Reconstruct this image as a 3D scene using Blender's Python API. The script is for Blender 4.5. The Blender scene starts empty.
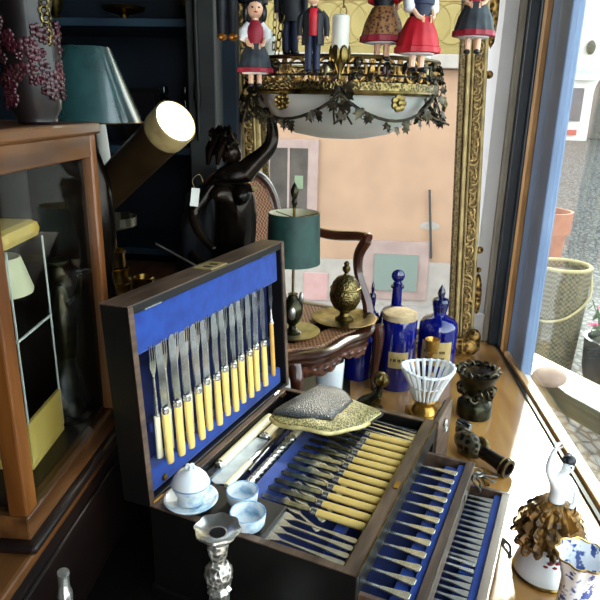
import bpy, math, random
from mathutils import Matrix, Vector, Euler
random.seed(7)
C = bpy.context.scene.collection
PI = math.pi
sin, cos = math.sin, math.cos

# ------------------------------------------------------------------ materials
def S(h):
    v = [int(h[i:i+2], 16)/255 for i in (0, 2, 4)]
    return tuple([c/12.92 if c <= .04045 else ((c+.055)/1.055)**2.4 for c in v] + [1])
def mat(name, a, b=None, scale=25, rough=.5, metal=0, bump=0, kind='noise', spec=.5, coat=0, stretch=(1, 1, 1), trans=0,
        sheen=0, lo=.35, hi=.65, emit=0, dist=1.5, sss=0, ior=1.45, bdist=.002):
    m = bpy.data.materials.new(name); m.use_nodes = True
    n = m.node_tree; p = n.nodes['Principled BSDF']
    p.inputs['Roughness'].default_value = rough; p.inputs['Metallic'].default_value = metal
    p.inputs['Specular IOR Level'].default_value = spec; p.inputs['Coat Weight'].default_value = coat
    p.inputs['Transmission Weight'].default_value = trans; p.inputs['Sheen Weight'].default_value = sheen
    p.inputs['IOR'].default_value = ior
    if sss:
        p.inputs['Subsurface Weight'].default_value = sss; p.inputs['Subsurface Scale'].default_value = .01
    A = S(a); B = S(b or a)
    tc = n.nodes.new('ShaderNodeTexCoord'); mp = n.nodes.new('ShaderNodeMapping')
    mp.inputs['Scale'].default_value = stretch
    n.links.new(tc.outputs['Object'], mp.inputs['Vector'])
    if kind == 'voronoi':
        t = n.nodes.new('ShaderNodeTexVoronoi'); fac = t.outputs['Distance']
    elif kind == 'edge':
        t = n.nodes.new('ShaderNodeTexVoronoi'); t.feature = 'DISTANCE_TO_EDGE'; fac = t.outputs['Distance']
    elif kind == 'wave':
        t = n.nodes.new('ShaderNodeTexWave'); t.inputs['Distortion'].default_value = dist; fac = t.outputs['Fac']
    elif kind == 'checker':
        t = n.nodes.new('ShaderNodeTexChecker'); fac = t.outputs['Fac']
    else:
        t = n.nodes.new('ShaderNodeTexNoise'); t.inputs['Detail'].default_value = 4; fac = t.outputs['Fac']
    t.inputs['Scale'].default_value = scale
    n.links.new(mp.outputs['Vector'], t.inputs['Vector'])
    r = n.nodes.new('ShaderNodeValToRGB')
    r.color_ramp.elements[0].color = A; r.color_ramp.elements[1].color = B
    r.color_ramp.elements[0].position = lo; r.color_ramp.elements[1].position = hi
    n.links.new(fac, r.inputs['Fac']); n.links.new(r.outputs['Color'], p.inputs['Base Color'])
    if bump:
        bu = n.nodes.new('ShaderNodeBump'); bu.inputs['Strength'].default_value = bump; bu.inputs['Distance'].default_value = bdist
        n.links.new(fac, bu.inputs['Height']); n.links.new(bu.outputs['Normal'], p.inputs['Normal'])
    if emit:
        n.links.new(r.outputs['Color'], p.inputs['Emission Color']); p.inputs['Emission Strength'].default_value = emit
    return m
def glass_mat(name, tint='ffffff', gloss=.06, ior=1.5):
    m = bpy.data.materials.new(name); m.use_nodes = True
    n = m.node_tree; n.nodes.clear()
    o = n.nodes.new('ShaderNodeOutputMaterial'); mix = n.nodes.new('ShaderNodeMixShader')
    t = n.nodes.new('ShaderNodeBsdfTransparent'); t.inputs['Color'].default_value = S(tint)
    g = n.nodes.new('ShaderNodeBsdfGlossy'); g.inputs['Roughness'].default_value = 0.0
    f = n.nodes.new('ShaderNodeLayerWeight'); f.inputs['Blend'].default_value = .5      # Schlick reflectance, same from both sides
    pw = n.nodes.new('ShaderNodeMath'); pw.operation = 'POWER'; pw.inputs[1].default_value = 5
    ma = n.nodes.new('ShaderNodeMath'); ma.operation = 'MULTIPLY_ADD'
    f0 = ((ior-1)/(ior+1))**2; ma.inputs[1].default_value = 1-f0; ma.inputs[2].default_value = f0
    n.links.new(f.outputs['Facing'], pw.inputs[0]); n.links.new(pw.outputs[0], ma.inputs[0])
    n.links.new(ma.outputs[0], mix.inputs['Fac']); n.links.new(t.outputs[0], mix.inputs[1])
    n.links.new(g.outputs[0], mix.inputs[2]); n.links.new(mix.outputs[0], o.inputs['Surface'])
    return m
M = {}
def D(k, *a, **kw): M[k] = mat(k, *a, **kw)
D('oak', 'a06e35', 'c0904f', scale=3, stretch=(9, 1.2, 9), rough=.24, spec=1, coat=1, bump=.04, lo=.3, hi=.75)
D('sill_wood', 'b98a55', 'd2a671', scale=4, stretch=(9, 1, 9), rough=.35)
D('mahogany', '522c0e', '77471c', scale=4, stretch=(8, 8, 1), rough=.35, coat=.3)
D('mahogany_side', '3b220f', '66401f', scale=4, stretch=(8, 1, 8), rough=.35, coat=.3)
D('dark_mahogany', '100908', '1c100c', scale=5, stretch=(6, 1, 6), rough=.4, coat=.2)
D('walnut', '3d2e24', '665040', scale=6, stretch=(9, 1.5, 9), rough=.42)
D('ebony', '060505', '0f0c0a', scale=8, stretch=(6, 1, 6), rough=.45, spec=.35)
D('chair_wood', '2a130b', '472214', scale=7, rough=.28, coat=.6)
D('chair_carved', '2b140c', '5c3220', scale=60, rough=.35, coat=.4, bump=.8, kind='voronoi')
D('cane', '4a2a1a', '9c6c48', scale=150, kind='checker', rough=.6, bump=.3)
D('velvet', '0e2f78', '143c8c', scale=40, rough=.85, sheen=.25, spec=.2)
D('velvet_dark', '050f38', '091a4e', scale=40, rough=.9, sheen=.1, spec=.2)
D('ivory', 'd8b055', 'e9ca7a', scale=8, stretch=(1, 12, 12), rough=.35, spec=.5)
D('ivory_pale', 'd6cda6', 'efe6c4', scale=8, stretch=(1, 12, 12), rough=.4)
D('ochre_bone', 'b98a3c', 'd2a552', scale=10, rough=.4)
D('steel', 'a9adb0', 'd2d4d6', scale=30, rough=.16, metal=1)
D('steel_blue', 'a9b6c6', 'c4d0dc', scale=30, rough=.42, metal=.5)
D('steel_dark', '5c6066', 'a9adb2', scale=55, rough=.14, metal=1)
D('silver', 'b9b7b0', 'e3e0d8', scale=40, rough=.26, metal=.9)
D('silver_chased', '7a7772', 'd9d5cb', scale=150, rough=.3, metal=.85, bump=.7, kind='voronoi')
D('silver_dull', '93948f', 'bdbdb6', scale=30, rough=.32, metal=1)
D('brass', '765a2a', 'b3924f', scale=30, rough=.28, metal=1)
D('brass_old', '443820', '7c6a3e', scale=35, rough=.35, metal=1, bump=.15)
D('brass_chased', '3d3624', '7c6d46', scale=210, rough=.3, metal=1, bump=.6, kind='voronoi')
D('pewter_plate', '7a7456', 'a39c7c', scale=25, rough=.35, metal=1)
D('gilt', '7d6234', 'c9a76c', scale=60, rough=.48, metal=.45, bump=.3)
D('gilt_bar', '9b8558', 'c2aa74', scale=30, rough=.5, metal=.35)
D('gilt_carved', '4a3618', 'b08a4c', scale=70, rough=.45, metal=.7, bump=1, kind='voronoi', bdist=.004)
D('gilt_brown', '4a3a24', '7a6540', scale=160, rough=.5, metal=.6, bump=.5, kind='voronoi')  # mottled brown gilt for carved bed and sight edge
D('gold_china', '8f6a2c', 'd0a555', scale=20, rough=.28, metal=.85)
D('bronze', '0e0b09', '2a211a', scale=18, rough=.24, metal=.7, bump=.05)
D('bronze_chased', '15120d', '5b5340', scale=80, rough=.3, metal=.8, bump=.8, kind='voronoi')
D('bronze_verd', '11110d', '3c3a28', scale=45, rough=.3, metal=.85, bump=.3)
D('iron', '2b2722', '554c3d', scale=50, rough=.45, metal=.8, bump=.2)
D('iron_leaf', '1c1a16', '4c4535', scale=60, rough=.4, metal=.8, bump=.3)
D('porcelain', 'd8dde2', 'f2f4f4', scale=12, rough=.12, spec=.6, coat=.4)
D('porcelain_blue', 'e4e9ee', '5a7fb5', scale=38, rough=.12, coat=.5, lo=.52, hi=.64)
D('delft', 'd6dde1', '8eb0ca', scale=42, rough=.14, coat=.4, lo=.5, hi=.66)
D('delft_rim', '3f6ea8', '8fb3d4', scale=60, rough=.15, coat=.4)
D('vase_print', 'e9ecef', '34529a', scale=75, rough=.12, coat=.5, lo=.54, hi=.6)
D('cobalt', '050b50', '09157a', scale=5, rough=.06, spec=.7, coat=.6)
D('cobalt_neck', '080d34', '101a55', scale=5, rough=.1, spec=.7, coat=.5)
D('label_paper', 'a98f58', 'cdb67c', scale=14, rough=.8)
D('ink', '3a2c18', '4a3a20', scale=14, rough=.8)
D('cork_cloth', '96815f', 'b5a07c', scale=50, rough=.9)
D('teal_shade', '1c3839', '264648', scale=20, rough=.24, spec=1, coat=.6)
D('green_shade', '12302c', '1c3f39', scale=30, rough=.55)
D('shade_lining', 'c7c2a6', 'd8d3ba', scale=20, rough=.8)
D('lacquer', '0e0a0a', '1a1112', scale=12, rough=.45, coat=.2)
D('lacquer_red', '26080f', '451220', scale=40, rough=.4, coat=.2, bump=.3)
D('navy_panel', '0e1a26', '142433', scale=6, rough=.55)
D('navy_shelf', '1d2f3e', '28404f', scale=6, rough=.5)
D('charcoal_paint', '2c2d2d', '363736', scale=10, rough=.6)
D('black_room', '0f0e0e', '171615', scale=5, rough=.8)
D('white_paint', 'd3d5d8', 'dddfe0', scale=3, rough=.6)
D('beige_paint', '8f8a7c', 'a39d8e', scale=6, rough=.6)
D('blueblack_paint', '1d2832', '2b3943', scale=9, rough=.4)
D('ochre_wood', 'b78647', 'd3a160', scale=6, stretch=(8, 8, 1), rough=.45)
D('blue_paint', '7186a8', '8095b6', scale=4, rough=.45)
D('blue_paint_dark', '4f6888', '5c7696', scale=4, rough=.45)
D('cobble', '302e2c', '6e6b67', scale=8.5, kind='edge', rough=.75, lo=.02, hi=.22, bump=1, bdist=.03, stretch=(1.5, 1, 1))
D('stucco_white', 'c9c9c6', 'dcdcd8', scale=5, rough=.9)
D('stucco_peach', '987c68', 'a2856f', scale=2.5, rough=.9)
D('cream_wall', '9a8b58', 'a59563', scale=4, rough=.9)
D('grey_stone', '8f8984', '9f9993', scale=5, rough=.9)
D('pink_trim', '8b7874', '998681', scale=6, rough=.85)
D('pink_paint', 'a4817f', 'ae8d8b', scale=6, rough=.85)
D('shutter', '66736e', '737f79', scale=30, kind='wave', rough=.7)
D('window_dark', '423e3b', '5a5450', scale=3, rough=.15)
D('sign_green', '64745c', '72826a', scale=10, rough=.6)
D('dark_iron', '26282a', '36383a', scale=10, rough=.5)
D('olive_iron', '7a6a3a', '877645', scale=10, rough=.6)
D('terracotta', '8f5540', 'a56850', scale=9, rough=.85)
D('wicker', '5a5342', '857c66', scale=62, kind='checker', rough=.8, bump=.5)
D('rope', 'a8986c', 'c0b084', scale=60, kind='wave', rough=.9)
D('soil', '2a2520', '453c33', scale=40, rough=1, bump=.5)
D('leaf', '2c4a28', '4c6c3c', scale=20, rough=.6)
D('petal', 'b52d52', 'd45478', scale=20, rough=.6)
D('bench_top', '2a322c', '3c453d', scale=5, stretch=(8, 1, 8), rough=.35)
D('bench_leg', '5f4a37', '7a6149', scale=5, rough=.7)
D('pink_reflection', '9a7f70', 'b39888', scale=8, rough=.85)
D('car_dark', '1c2838', '2a3a4c', scale=3, rough=.25)
D('red_paint', '9a2a24', 'b23830', scale=3, rough=.4)
D('skin', 'd8a98a', 'e6bda0', scale=10, rough=.4, coat=.2)
D('skin_dark', 'a56f55', 'b57f63', scale=10, rough=.4, coat=.2)
D('hair_black', '0b0b10', '17171f', scale=40, rough=.35)
D('hair_brown', '2a1810', '3c2418', scale=40, rough=.35)
D('cloth_black', '0d0f16', '181b24', scale=30, rough=.6)
D('cloth_navy', '101a33', '1a2646', scale=30, rough=.6)
D('cloth_red', 'a8101f', 'd02234', scale=18, rough=.5)
D('cloth_crimson', '7c1526', '9c2236', scale=25, rough=.55)
D('cloth_white', 'c9c8cc', 'e2e1e4', scale=25, rough=.6)
D('cloth_grey', '22282d', '384047', scale=45, rough=.65)
D('cloth_embroid', '2a0a12', '8d6238', scale=170, kind='voronoi', rough=.6, lo=.2, hi=.6)
D('copper_boot', '8a4a1c', 'd08a3c', scale=25, rough=.3, metal=.7)
D('candle_white', 'c9c7bc', 'dcdacf', scale=10, rough=.5)
D('frosted', 'a9aca8', 'bfc1bc', scale=6, rough=.45, sss=.3)
D('bead_dark', '08090b', '46484c', scale=260, kind='voronoi', rough=.4, metal=0, bump=.6, lo=.25, hi=.75)
D('purse_gold', 'a5925a', 'd6c78e', scale=35, rough=.45, metal=.3, bump=.3)
D('purse_green', '4a4528', 'a89a62', scale=240, kind='voronoi', rough=.5, bump=.5)
D('purse_dark', '16140f', '262219', scale=60, rough=.6)
D('yellow_enamel', 'c9a552', 'e0c274', scale=5, rough=.4)
D('paper_tag', 'c6c5be', 'e0dfd8', scale=10, rough=.8)
D('skirt_gold', '2e1d0b', '94692a', scale=55, rough=.4, metal=.35, bump=.5)
D('twine', '6c5a40', '83704f', scale=60, rough=.9)
D('glow', 'fff6df', 'fffaf0', scale=2, rough=.5, emit=9)
D('lamp_brown', '4a3823', '695033', scale=12, rough=.38, metal=.6)
D('tray_fret', '4a463c', '8d8776', scale=40, kind='checker', rough=.35, metal=.9)
D('crystal', '9a9d9f', 'c3c6c8', scale=20, rough=.08, metal=.6)
D('dark_glass', '10151b', '1a222b', scale=5, rough=.08, spec=.8, coat=.5)
D('photo_dark', '0f1014', '23202a', scale=6, rough=.3)
M['pane'] = glass_mat('clear_pane', 'eef4f2')
M['frame_pane'] = glass_mat('frame_pane', 'f0f1ec', ior=1.001)
M['case_glass'] = glass_mat('cabinet_pane', 'f0f2ee', ior=1.35)

# ------------------------------------------------------------------ mesh builder
class MB:
    def __init__(s): s.v = []; s.f = []; s.m = Matrix()
    def at(s, loc=(0, 0, 0), rot=(0, 0, 0), sc=1):
        s.m = Matrix.Translation(loc) @ Euler(rot).to_matrix().to_4x4() @ (Matrix.Diagonal((sc, sc, sc, 1)) if not hasattr(sc, '__len__') else Matrix.Diagonal((*sc, 1)))
        return s
    def add(s, vs, fs):
        b = len(s.v); s.v += [tuple(s.m @ Vector(p)) for p in vs]; s.f += [tuple(b+i for i in f) for f in fs]; return s
    def box(s, x0, x1, y0, y1, z0, z1):
        return s.add([(x0, y0, z0), (x1, y0, z0), (x1, y1, z0), (x0, y1, z0), (x0, y0, z1), (x1, y0, z1), (x1, y1, z1), (x0, y1, z1)],
                     [(3, 2, 1, 0), (4, 5, 6, 7), (0, 1, 5, 4), (1, 2, 6, 5), (2, 3, 7, 6), (3, 0, 4, 7)])
    def loft(s, rings, cap=True, closed=True):
        n = len(rings[0]); vs = [p for r in rings for p in r]; fs = []
        for i in range(len(rings)-1):
            for j in range(n if closed else n-1):
                k = (j+1) % n
                fs.append((i*n+j, i*n+k, (i+1)*n+k, (i+1)*n+j))
        if cap:
            fs.append(tuple(range(n))[::-1]); fs.append(tuple((len(rings)-1)*n+j for j in range(n)))
        return s.add(vs, fs)
    def lathe(s, prof, n=24, cap=True, wob=None):
        rings = []
        for i, (r, z) in enumerate(prof):
            r = max(r, 1e-5)
            rings.append([((r*(1+(wob(2*PI*j/n, i) if wob else 0)))*cos(2*PI*j/n), (r*(1+(wob(2*PI*j/n, i) if wob else 0)))*sin(2*PI*j/n), z) for j in range(n)])
        return s.loft(rings, cap)
    def tube(s, path, rad, n=8, cap=True):
        P = [Vector(p) for p in path]; k = len(P)
        R = rad if hasattr(rad, '__len__') else [rad]*k
        rings = []; u = None
        for i in range(k):
            d = (P[min(i+1, k-1)] - P[max(i-1, 0)])
            d = d.normalized() if d.length > 1e-9 else Vector((0, 0, 1))
            if u is None: u = d.orthogonal().normalized()
            else:
                u = (u - d*u.dot(d)); u = u.normalized() if u.length > 1e-6 else d.orthogonal().normalized()
            w = d.cross(u)
            rings.append([tuple(P[i] + (u*cos(2*PI*j/n) + w*sin(2*PI*j/n))*R[i]) for j in range(n)])
        return s.loft(rings, cap)
    def ell(s, c, r, n=14, m=9):
        if not hasattr(r, '__len__'): r = (r, r, r)
        rings = []
        for i in range(m+1):
            a = -PI/2 + PI*i/m; q = max(cos(a), 1e-4)
            rings.append([(c[0]+r[0]*q*cos(2*PI*j/n), c[1]+r[1]*q*sin(2*PI*j/n), c[2]+r[2]*sin(a)) for j in range(n)])
        return s.loft(rings)
    def torus(s, c, R, r, n=24, m=8, axis='z', sq=1):
        vs = []; fs = []
        for i in range(n):
            a = 2*PI*i/n
            for j in range(m):
                b = 2*PI*j/m; q = R + r*cos(b); p = (q*cos(a), q*sin(a)*sq, r*sin(b))
                if axis == 'y': p = (p[0], p[2], p[1])
                if axis == 'x': p = (p[2], p[0], p[1])
                vs.append((c[0]+p[0], c[1]+p[1], c[2]+p[2]))
        for i in range(n):
            for j in range(m):
                fs.append((i*m+j, ((i+1) % n)*m+j, ((i+1) % n)*m+(j+1) % m, i*m+(j+1) % m))
        return s.add(vs, fs)
    def prism(s, poly, z0, z1):
        return s.loft([[(x, y, z0) for x, y in poly], [(x, y, z1) for x, y in poly]])
    def build(s, name, m, parent=None, smooth=35, bevel=0, loc=None, rot=None):
        me = bpy.data.meshes.new(name); me.from_pydata(s.v, [], s.f); me.validate(); me.update()
        if smooth:
            me.polygons.foreach_set('use_smooth', [True]*len(me.polygons)); me.set_sharp_from_angle(angle=math.radians(smooth))
        me.materials.append(M[m] if isinstance(m, str) else m)
        o = bpy.data.objects.new(name, me); C.objects.link(o)
        if parent: o.parent = parent
        if loc: o.location = loc
        if rot: o.rotation_euler = rot
        if bevel:
            b = o.modifiers.new('bevel', 'BEVEL'); b.width = bevel; b.segments = 2; b.limit_method = 'ANGLE'
        import bmesh as _b
        bm = _b.new(); bm.from_mesh(me); _b.ops.recalc_face_normals(bm, faces=bm.faces); bm.to_mesh(me); bm.free()
        return o
def spline(pts, n=8):
    P = [Vector(p) for p in pts]; out = []
    for i in range(len(P)-1):
        a = P[max(i-1, 0)]; b = P[i]; c = P[i+1]; d = P[min(i+2, len(P)-1)]
        for k in range(n):
            t = k/n
            out.append(tuple(.5*((2*b)+(c-a)*t+(2*a-5*b+4*c-d)*t*t+(3*b-a-3*c+d)*t**3)))
    out.append(tuple(P[-1])); return out
def tag(o, label, cat, group=None, kind=None):
    if label: o['label'] = label
    if cat: o['category'] = cat
    if group: o['group'] = group
    if kind: o['kind'] = kind
    return o
def thing(name, label, cat, loc=(0, 0, 0), rz=0, group=None):
    o = bpy.data.objects.new(name, None); C.objects.link(o); o.empty_display_size = .03
    o.location = loc; o.rotation_euler = (0, 0, rz); return tag(o, label, cat, group)
def struct(mb, name, m, bevel=0, label=None, smooth=0):
    o = mb.build(name, m, None, smooth=smooth, bevel=bevel); o['kind'] = 'structure'
    if label: o['label'] = label
    return o
def dup(root, mtx, label):
    r = root.copy(); C.objects.link(r); r.matrix_basis = mtx; r['label'] = label
    for ch in list(root.children):
        c = ch.copy(); C.objects.link(c); c.parent = r
        for g in list(ch.children):
            d = g.copy(); C.objects.link(d); d.parent = c
    return r
ORD = ['first', 'second', 'third', 'fourth', 'fifth', 'sixth', 'seventh', 'eighth', 'ninth', 'tenth', 'eleventh', 'twelfth', 'thirteenth', 'fourteenth', 'fifteenth', 'sixteenth', 'seventeenth', 'eighteenth', 'nineteenth', 'twentieth', 'twenty-first', 'twenty-second', 'twenty-third']

# ------------------------------------------------------------------ setting
SZ = -1.6     # street level
struct(MB().box(-1.6, .03, -.55, 2.06, -.08, 0).box(-1.6, -.345, 2.06, 2.22, -.08, 0), 'floor_left', 'ebony', label='inner side of the display platform, boards darkened to stand for shade')  # boards coloured near black in place of the shade there
struct(MB().box(.03, .555, -.55, 2.06, -.08, 0), 'floor', 'oak', label='honey coloured oak boards of the window display platform')
struct(MB().box(-1.7, .60, -.65, 2.35, 1.75, 1.85), 'ceiling', 'black_room')
struct(MB().box(-1.7, -1.6, -.65, 2.35, -1.62, 1.75), 'wall_left', 'black_room')
struct(MB().box(-1.6, -.34, 2.22, 2.35, -1.62, 1.75), 'wall_rear', 'navy_panel')
struct(MB().box(-1.6, .12, -.65, -.55, -1.62, 1.75), 'wall_front', 'black_room')  # unseen wall behind the camera, widened to cut light from the rear
struct(MB().box(.445, .487, 2.06, 2.35, -1.62, 1.75).box(-.34, .445, 2.06, 2.10, -1.62, -.01).box(-.34, .445, 2.06, 2.35, 1.36, 1.75), 'wall_back', 'white_paint', label='white painted wall beside the gilt frame')
struct(MB().box(.12, .6, -.65, -.55, -1.62, -.02), 'wall_street', 'stucco_white')
struct(MB().box(.553, .572, -.65, 2.35, -1.62, -.012), 'wall_right', 'blue_paint')
struct(MB().box(.487, .505, 2.03, 2.08, 0, 1.75), 'trim_1', 'beige_paint', bevel=.004, label='beige upright strip at the corner of the wall')
struct(MB().box(.505, .536, 2.0, 2.3, 0, 1.75), 'trim_2', 'blueblack_paint', bevel=.003, label='blue-black upright strip in the window corner')
struct(MB().box(.534, .56, 1.935, 1.968, 0, 1.75), 'trim_3', 'ochre_wood', bevel=.003, label='ochre wooden upright moulding beside blue window frame')
struct(MB().box(.53, .56, 1.97, 2.08, 0, 1.75), 'trim_4', 'blueblack_paint', bevel=.003)
struct(MB().box(.44, .487, 2.03, 2.06, 0, .1), 'baseboard_back', 'white_paint', bevel=.006)
# window frame: blue stile in two steps, sill, head, far stile
w = MB().box(.548, .575, 1.84, 1.935, -.02, 1.75)
win = struct(w, 'window_1', 'blue_paint_dark', bevel=.003, label='blue painted shop window frame looking on to the street')
MB().box(.546, .58, 1.755, 1.855, -.02, 1.75).build('window_stile', 'blue_paint', win, smooth=0, bevel=.004)
MB().box(.534, .553, -.55, 1.915, -.005, .016).build('window_sill', 'sill_wood', win, smooth=0, bevel=.003)
MB().box(.522, .531, -.55, 2.0, -.004, .006).build('sill_gap', 'ebony', win, smooth=0)
MB().box(.553, .572, -.55, 1.76, -.012, .006).build('bottom_rail', 'white_paint', win, smooth=0, bevel=.003)
MB().box(.55, .58, -.55, 1.76, 1.62, 1.75).build('top_rail', 'blue_paint', win, smooth=0)
MB().box(.55, .58, -.65, -.55, 0, 1.75).build('near_stile', 'blue_paint', win, smooth=0)
MB().box(.561, .564, -.55, 1.76, .004, 1.63).build('glass_pane', 'pane', win, smooth=0)

# ------------------------------------------------------------------ outside: street in front of the window and house across the lane
g = MB()
rows = [(-8, SZ), (3.2, SZ), (8, SZ), (14, -.8), (21, -.06), (40, .6)]
g.loft([[(x, y, z) for x in (-14, 30)] for y, z in rows], cap=False, closed=False)
st = struct(g, 'floor_street', 'cobble', label='pale cobbled street outside the shop window')

def facade():
    HY = 7.26
    T = thing('house', 'peach rendered house front with pink window, framed by the tall gilt frame', 'house', (0, HY, SZ))
    def P(name, m, *b, par=T, bv=0): return MB().box(b[0], b[1], -b[3], -b[2], b[4]-SZ, b[5]-SZ).build(name, m, par, smooth=0, bevel=bv)
    P('wall', 'stucco_peach', -4, 1.95, -.4, 0, SZ-.1, 1.15)
    P('plinth', 'grey_stone', -4, 1.95, 0, .02, SZ-.1, -1.02)
    P('upper_wall', 'cream_wall', -4, 1.95, -.4, -.05, 1.15, 7.0)  # unseen upper part made taller to block sun through the gilt frame
    MB().box(-4, 1.95, -.16, .1, -.06, .08).build('cornice', 'grey_stone', T, smooth=0, bevel=.01, loc=(0, 0, 1.22-SZ))
    a = P('window', 'pink_trim', -1.0, -.36, -.02, .05, -.56, .38, bv=.006)
    P('pane', 'window_dark', -.92, -.48, .03, .055, -.5, .28, par=a)
    P('sticker', 'sign_green', -.63, -.53, .05, .062, -.18, -.03, par=a)
    P('glazing_bar', 'pink_trim', -.715, -.69, .05, .065, -.5, .28, par=a)
    b = P('window', 'pink_trim', .22, 1.0, -.02, .04, -1.5, -.77, bv=.006)
    P('shutter', 'shutter', .35, .87, .02, .06, -1.38, -.93, par=b)
    P('window', 'pink_paint', -.5, -.2, -.02, .035, -1.55, -1.2, bv=.006)
    d = P('window', 'pink_trim', -2.6, -1.7, -.02, .05, -.56, .6, bv=.006)
    P('pane', 'window_dark', -2.5, -1.8, .03, .055, -.46, .5, par=d)
    MB().box(-4, 1.95, -2.3, 0, 0, .03).build('pavement', 'grey_stone', T, smooth=0)
    MB().tube([(1.02, -.05, -.96-SZ), (.935, -.05, -.15-SZ)], .014).build('downpipe', 'dark_iron', T)
    st_ = MB().ell((0, 0, 0), (.12, .004, .05), 12, 6)
    st_.build('stain', 'grey_stone', T, loc=(.98, -.002, -.58-SZ))
    r = MB()
    for x in [i*.44-3.6 for i in range(12)]:
        r.torus((x, -.14, 1.60-SZ), .20, .011, 28, 6, axis='y')
        r.torus((x+.22, -.14, 1.60-SZ), .20, .011, 28, 6, axis='y')
    r.box(-4, 1.95, -.15, -.13, 1.37-SZ, 1.39-SZ).box(-4, 1.95, -.16, -.12, 1.81-SZ, 1.84-SZ)
    r.build('balcony_railing', 'olive_iron', T)
facade()

def townhouse():
    T = thing('building', 'white arched building at the far end of the cobbled street', 'building', (7.1, 20, -.15))
    MB().box(-2.6, -.38, 0, 3, -.3, 6).build('wall', 'stucco_white', T, smooth=0)
    a = MB()
    # pier with arch beside it
    arch = [(-.38, -.3), (.1, -.3), (.1, 1.35)] + [(.1+.75-.75*cos(t), 1.35+.75*sin(t)) for t in [i*PI/12 for i in range(13)]] + [(1.6, -.3), (3.2, -.3), (3.2, 6), (-.38, 6)]
    a.m = Matrix(((1, 0, 0, 0), (0, 0, 1, 0), (0, 1, 0, 0), (0, 0, 0, 1)))
    a.loft([[(x, z, 0) for x, z in arch], [(x, z, .5) for x, z in arch]])
    a.build('arch_front', 'stucco_white', T, smooth=0)
    MB().box(.1, 1.6, .45, .5, 0, 2.1).build('doorway', 'window_dark', T, smooth=0)
    MB().box(-.62, -.2, -.06, 0, .55, 1.5).build('shop_window', 'car_dark', T, smooth=0)
    MB().box(-.6, -.25, -.08, 0, .14, .3).build('red_panel', 'red_paint', T, smooth=0)
    b = MB().box(-.7, .1, -.16, 0, 1.72, 1.8)
    for i in range(9): b.box(-.68+i*.095, -.66+i*.095, -.15, -.12, 1.8, 2.12)
    b.box(-.7, .1, -.16, -.11, 2.1, 2.15).build('balcony', 'stucco_white', T, smooth=0)
    MB().ell((-.22, -.12, 2.62), (.13, .12, .2)).build('wall_lantern', 'dark_iron', T)
townhouse()
def planters():
    T = thing('basket_planter', 'tall grey wicker basket planter with a rope slung round it', 'planter', (1.90, 5.35, SZ)); T.scale = (1.337,)*3
    MB().lathe([(.13, 0), (.15, .1), (.17, .5), (.175, .8), (.16, .8), (.15, .5)], 28).build('basket', 'wicker', T)
    MB().torus((0, 0, .8), .168, .014, 28, 8).build('rim', 'rope', T)
    MB().lathe([(.155, .74), (.08, .77), (0, .78)], 20).build('soil', 'soil', T)
    MB().tube(spline([(.17, -.02, .78), (.15, -.12, .62), (0, -.19, .5), (-.14, -.14, .46), (-.19, 0, .5)], 6), .009).build('rope', 'rope', T)
    T = thing('terracotta_pot', 'tapered terracotta flowerpot behind the wicker basket planter', 'flowerpot', (2.30, 7.29, SZ)); T.scale = (1.337,)*3
    MB().lathe([(.13, 0), (.19, .75), (.22, .75), (.225, .93), (.2, .93), (.18, .7), (0, .7)], 28).build('pot', 'terracotta', T)
    MB().lathe([(.19, .86), (0, .88)], 20).build('soil', 'soil', T)
    T = thing('flower_pot', 'round dark pot of pink flowers standing on the cobbles', 'flowerpot', (2.30, 5.01, SZ)); T.scale = (1.337,)*3
    MB().lathe([(.12, 0), (.17, .2), (.18, .38), (.19, .4), (.165, .4), (.15, .3), (0, .3)], 24).build('pot', 'dark_iron', T)
    MB().lathe([(.162, .36), (0, .37)], 20).build('soil', 'soil', T)
    pl = MB()
    heads = []
    for i in range(16):
        a = i*2.4; r = .03+.1*random.random(); h = .12+.14*random.random()
        b = (cos(a)*r*.5, sin(a)*r*.5, .36); t = (cos(a)*r*1.2-.06, sin(a)*r*1.2, .38+h)
        pl.tube([b, t], .004, 5); heads.append(t)
        for k in (.4, .7, .9):
            p = Vector(b).lerp(Vector(t), k); pl.at(tuple(p), (random.random()*2, random.random()*2, a)).ell((.025, 0, 0), (.03, .012, .004), 8, 5); pl.at()
    fo = pl.build('foliage', 'leaf', T)
    for t in heads[::4]:
        f = MB()
        for k in range(6):
            f.at(t, (0, .4, k*PI/3)).ell((.018, 0, 0), (.02, .012, .005), 8, 5)
        f.build('flower', 'petal', T)
planters()
def reflection_bench():
    T = thing('reflection_table', 'outdoor table just outside the shop window, dark top standing in for a reflection', 'table', (1.284, 3.29, SZ), math.radians(28)); T.scale = (1.337,)*3  # dark green-grey top stands in for the interior reflected in the glass
    MB().box(.03, .243, -.35, .45, .57, .60).build('reflection_tabletop', 'bench_top', T, smooth=0, bevel=.005)
    MB().box(.05, .22, -.32, .42, .49, .57).build('apron', 'bench_top', T, smooth=0)
    for x, y in ((.04, -.32), (.15, -.32), (.04, .35), (.15, .35)):
        MB().box(x, x+.07, y, y+.07, 0, .47).build('leg', 'bench_leg', T, smooth=0, bevel=.006)
    s = MB().ell((0, 0, .06), (.10, .08, .06), 20, 10)
    tag(s.build('reflection_lump', 'pink_reflection', None, loc=(1.235, 3.42, SZ+.803)), 'rounded pinkish stone on the outdoor table, standing in for a window reflection', 'reflection_lump')  # lump added for a pinkish blur reflected in the window
reflection_bench()

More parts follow.
